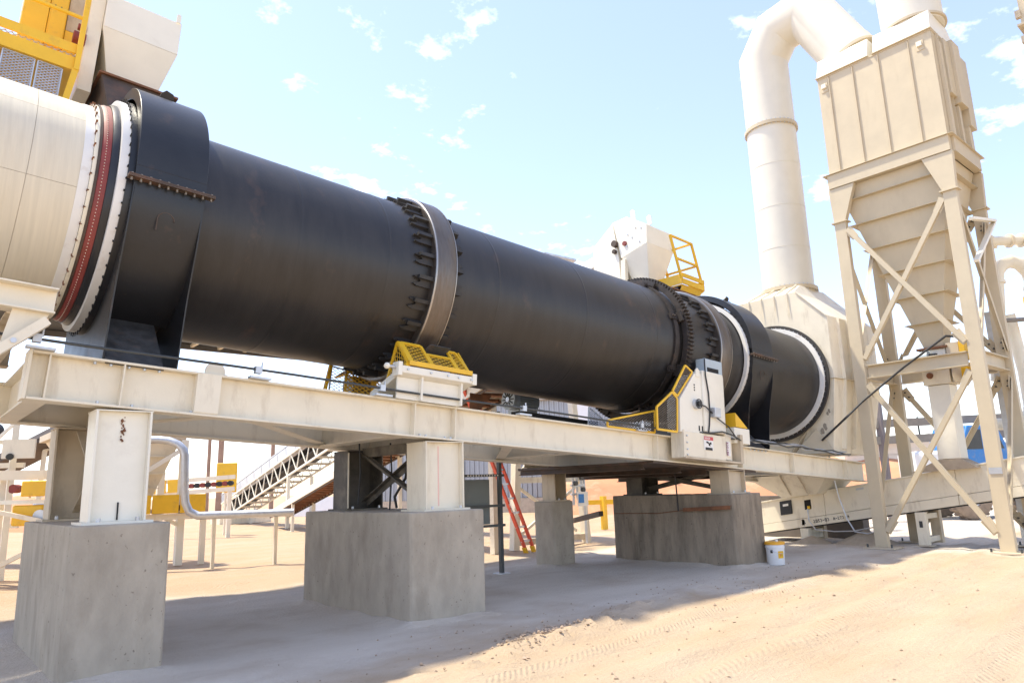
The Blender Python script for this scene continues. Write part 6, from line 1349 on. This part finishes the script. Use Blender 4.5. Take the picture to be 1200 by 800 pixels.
MB().bar(w0+dk*0.95+nk*-0.3+Vector((0, 0, 0.12)), w0+dk*2.3+nk*-0.3+Vector((0, 0, 0.12)), 0.5, 0.4).build('step_box', BLUE, tk)
c = MB(); bse = w0+nk*-0.85+Vector((0, 0, 0.4))
c.prism([bse+dk*x+Vector((0, 0, z))+nk*0.8 for x, z in ((0.0, 0), (1.5, 0), (1.5, 1.1), (1.25, 1.72), (0.3, 1.72), (0.0, 1.0))], nk*-1.6); c.build('cab', BLUE, tk, bevel=0.04)
MB().prism([bse+dk*x+Vector((0, 0, z))+nk*0.815 for x, z in ((0.2, 1.0), (0.7, 1.0), (0.7, 1.58), (0.38, 1.58))], nk*-0.012).build('side_window', STRUT, tk); MB().prism([bse+dk*x+Vector((0, 0, z))+nk*0.815 for x, z in ((0.78, 1.0), (1.38, 1.0), (1.18, 1.58), (0.78, 1.58))], nk*-0.012).build('side_window', STRUT, tk)
MB().bar(bse+dk*-1.15+Vector((0, 0, 0.55)), bse+dk*-0.1+Vector((0, 0, 0.55)), 1.3, 0.9).build('white_tank', WPLAST, tk, bevel=0.12)
MB().bar(bse+dk*1.6+Vector((0, 0, 0.35)), bse+dk*4.2+Vector((0, 0, 0.35)), 1.7, 0.5).build('load_bed', BLUE, tk)

# scattered roadside trees and a sided building far behind the tower
sb = thing('sided_building', 'small cream sided building with a low gable roof far behind the tower', 'building', (44, 16, 0))
pA, pB = Vector((40.5, 18.4, 0)), Vector((47.5, 12.4, 0)); dB = (pB-pA).normalized(); nB = Vector((-dB.y, dB.x, 0)); LB = (pB-pA).length
for i in range(9): MB().bar(pA+Vector((0, 0, 0.17+0.31*i)), pB+Vector((0, 0, 0.17+0.31*i)), 0.05, 0.29, (0, 0, 1)).build('siding_board', SIDING, sb)
c = MB(); c.prism([pA+Vector((0, 0, 2.8)), pA.lerp(pB, 0.5)+Vector((0, 0, 3.5)), pB+Vector((0, 0, 2.8))], nB*0.1); c.build('gable', SIDING, sb)
MB().bar(pA+nB*3+Vector((0, 0, 1.4)), pB+nB*3+Vector((0, 0, 1.4)), 5.8, 2.75).build('body', SIDING, sb)
for a, b_ in ((0.0, 0.5), (1.0, 0.5)):
    q0 = pA.lerp(pB, a)+Vector((0, 0, 2.82)); q1 = pA.lerp(pB, b_)+Vector((0, 0, 3.54)); MB().plate([q0-nB*0.4, q1-nB*0.4, q1+nB*6, q0+nB*6], 0.08).build('roof', ROOFM, sb)
def tree(x, y, h, r, label, sd):
    q = random.Random(sd); t = thing('tree', label, 'tree', (x, y, 0), 'trees far behind the plant')
    m = MB(); m.tube([(x, y, -0.2), (x+0.1, y, h*0.3), (x-0.1, y+0.1, h*0.6), (x, y, h*0.85)], [h*0.03, h*0.025, h*0.018, h*0.006], 8)
    for k in range(6):
        a = q.uniform(0, 6.28); z = h*q.uniform(0.3, 0.6); m.tube([(x, y, z), (x+r*0.5*math.cos(a), y+r*0.5*math.sin(a), z+h*0.12), (x+r*0.8*math.cos(a), y+r*0.8*math.sin(a), z+h*0.2)], [h*0.012, h*0.008, h*0.003], 6)
    m.build('trunk', BARK, t)
    c = MB(); cl = []
    for k in range(26):
        a = q.uniform(0, 6.28); ph = q.uniform(-0.5, 1); rr_ = r*q.uniform(0.35, 0.95)
        cl.append(Vector((x+rr_*math.cos(a)*math.cos(ph*1.2), y+rr_*math.sin(a)*math.cos(ph*1.2), h*0.62+h*0.33*ph)))
    for p in cl:
        for k in range(80):
            o = p+Vector((q.gauss(0, 1), q.gauss(0, 1), q.gauss(0, 0.7)))*r*0.20; s_ = q.uniform(0.08, 0.2)
            e1 = Vector((q.gauss(0, 1), q.gauss(0, 1), q.gauss(0, 1))).normalized(); e2 = e1.cross(Vector((q.gauss(0, 1), q.gauss(0, 1), q.gauss(0, 1)))).normalized()
            c.add([o-e1*s_, o+e2*s_*0.5, o+e1*s_, o-e2*s_*0.5], [(0, 1, 2, 3)])
    c.build('crown', LEAF, t, sharp=180)
for i, (x, y, h, r, lb_) in enumerate(((41, 24.5, 5.2, 2.4, 'round green tree behind the discharge housing and left tower leg'), (46, 21.5, 5.6, 2.6, 'leafy green tree between the yellow valve stand and the sided building'),
        (52, 8.5, 4.6, 2.6, 'low green tree behind the right leg of the tower'), (53, 4.0, 4.4, 2.5, 'low green tree at the right edge behind the white pipework'), (44, 27.5, 4.8, 2.2, 'small green tree just right of the clay bank'))):
    tree(x, y, h, r, lb_, 40+i)
tt = thing('transfer_frame', 'cream frame with a dark belt pulley at far left below the end of the girder', 'steel frame', (1.4, 15.9, 0))
for x, y in ((1.02, 16.25), (1.68, 15.82), (0.2, 16.9)): MB().box(x-0.05, x+0.05, y-0.05, y+0.05, 0, 2.9).build('post', CREAMW, tt)
for z, h in ((2.86, 0.1), (2.44, 0.07), (2.02, 0.09), (0.95, 0.08)): MB().bar((0.1, 16.98, z), (1.85, 15.72, z), 0.07, h).build('beam', CREAM, tt)
MB().cyl((1.25, 16.05, 2.66), (1.42, 16.28, 2.66), 0.15, 24).build('pulley', INK, tt); MB().cyl((1.235, 16.03, 2.66), (1.25, 16.05, 2.66), 0.12, 24).build('pulley_rim', REDB, tt)
MB().bar((1.06, 16.2, 2.0), (1.66, 15.8, 2.8), 0.04, 0.05).build('brace', CREAMW, tt); MB().bar((0.25, 16.85, 0.9), (1.66, 15.8, 1.95), 0.04, 0.05).build('brace', CREAMW, tt); MB().bar((0.25, 16.85, 1.95), (1.66, 15.8, 0.9), 0.04, 0.05).build('brace', CREAMW, tt)
MB().bar((1.5, 15.7, 2.3), (1.95, 15.4, 2.3), 0.05, 0.34).build('side_plate', CREAM, tt); MB().cyl((1.6, 15.62, 2.16), (1.6, 15.55, 2.16), 0.06, 10).build('bearing', STRUT, tt)
gp = thing('generator', 'grey boxed machine with blue panel left of the first pedestal', 'machine', (2.2, 15.2, 0))
MB().box(2.0, 2.5, 15.1, 15.5, 1.0, 1.33).build('body', GALV, gp, bevel=0.02); MB().box(2.1, 2.3, 15.08, 15.097, 1.05, 1.25).build('panel', BLUEG, gp); MB().box(2.05, 2.45, 15.15, 15.45, 0, 0.995).build('stand', CREAMD, gp)
for z in (1.1, 1.17, 1.24): MB().box(2.33, 2.47, 15.085, 15.099, z, z+0.03).build('louvre', STRUT, gp)
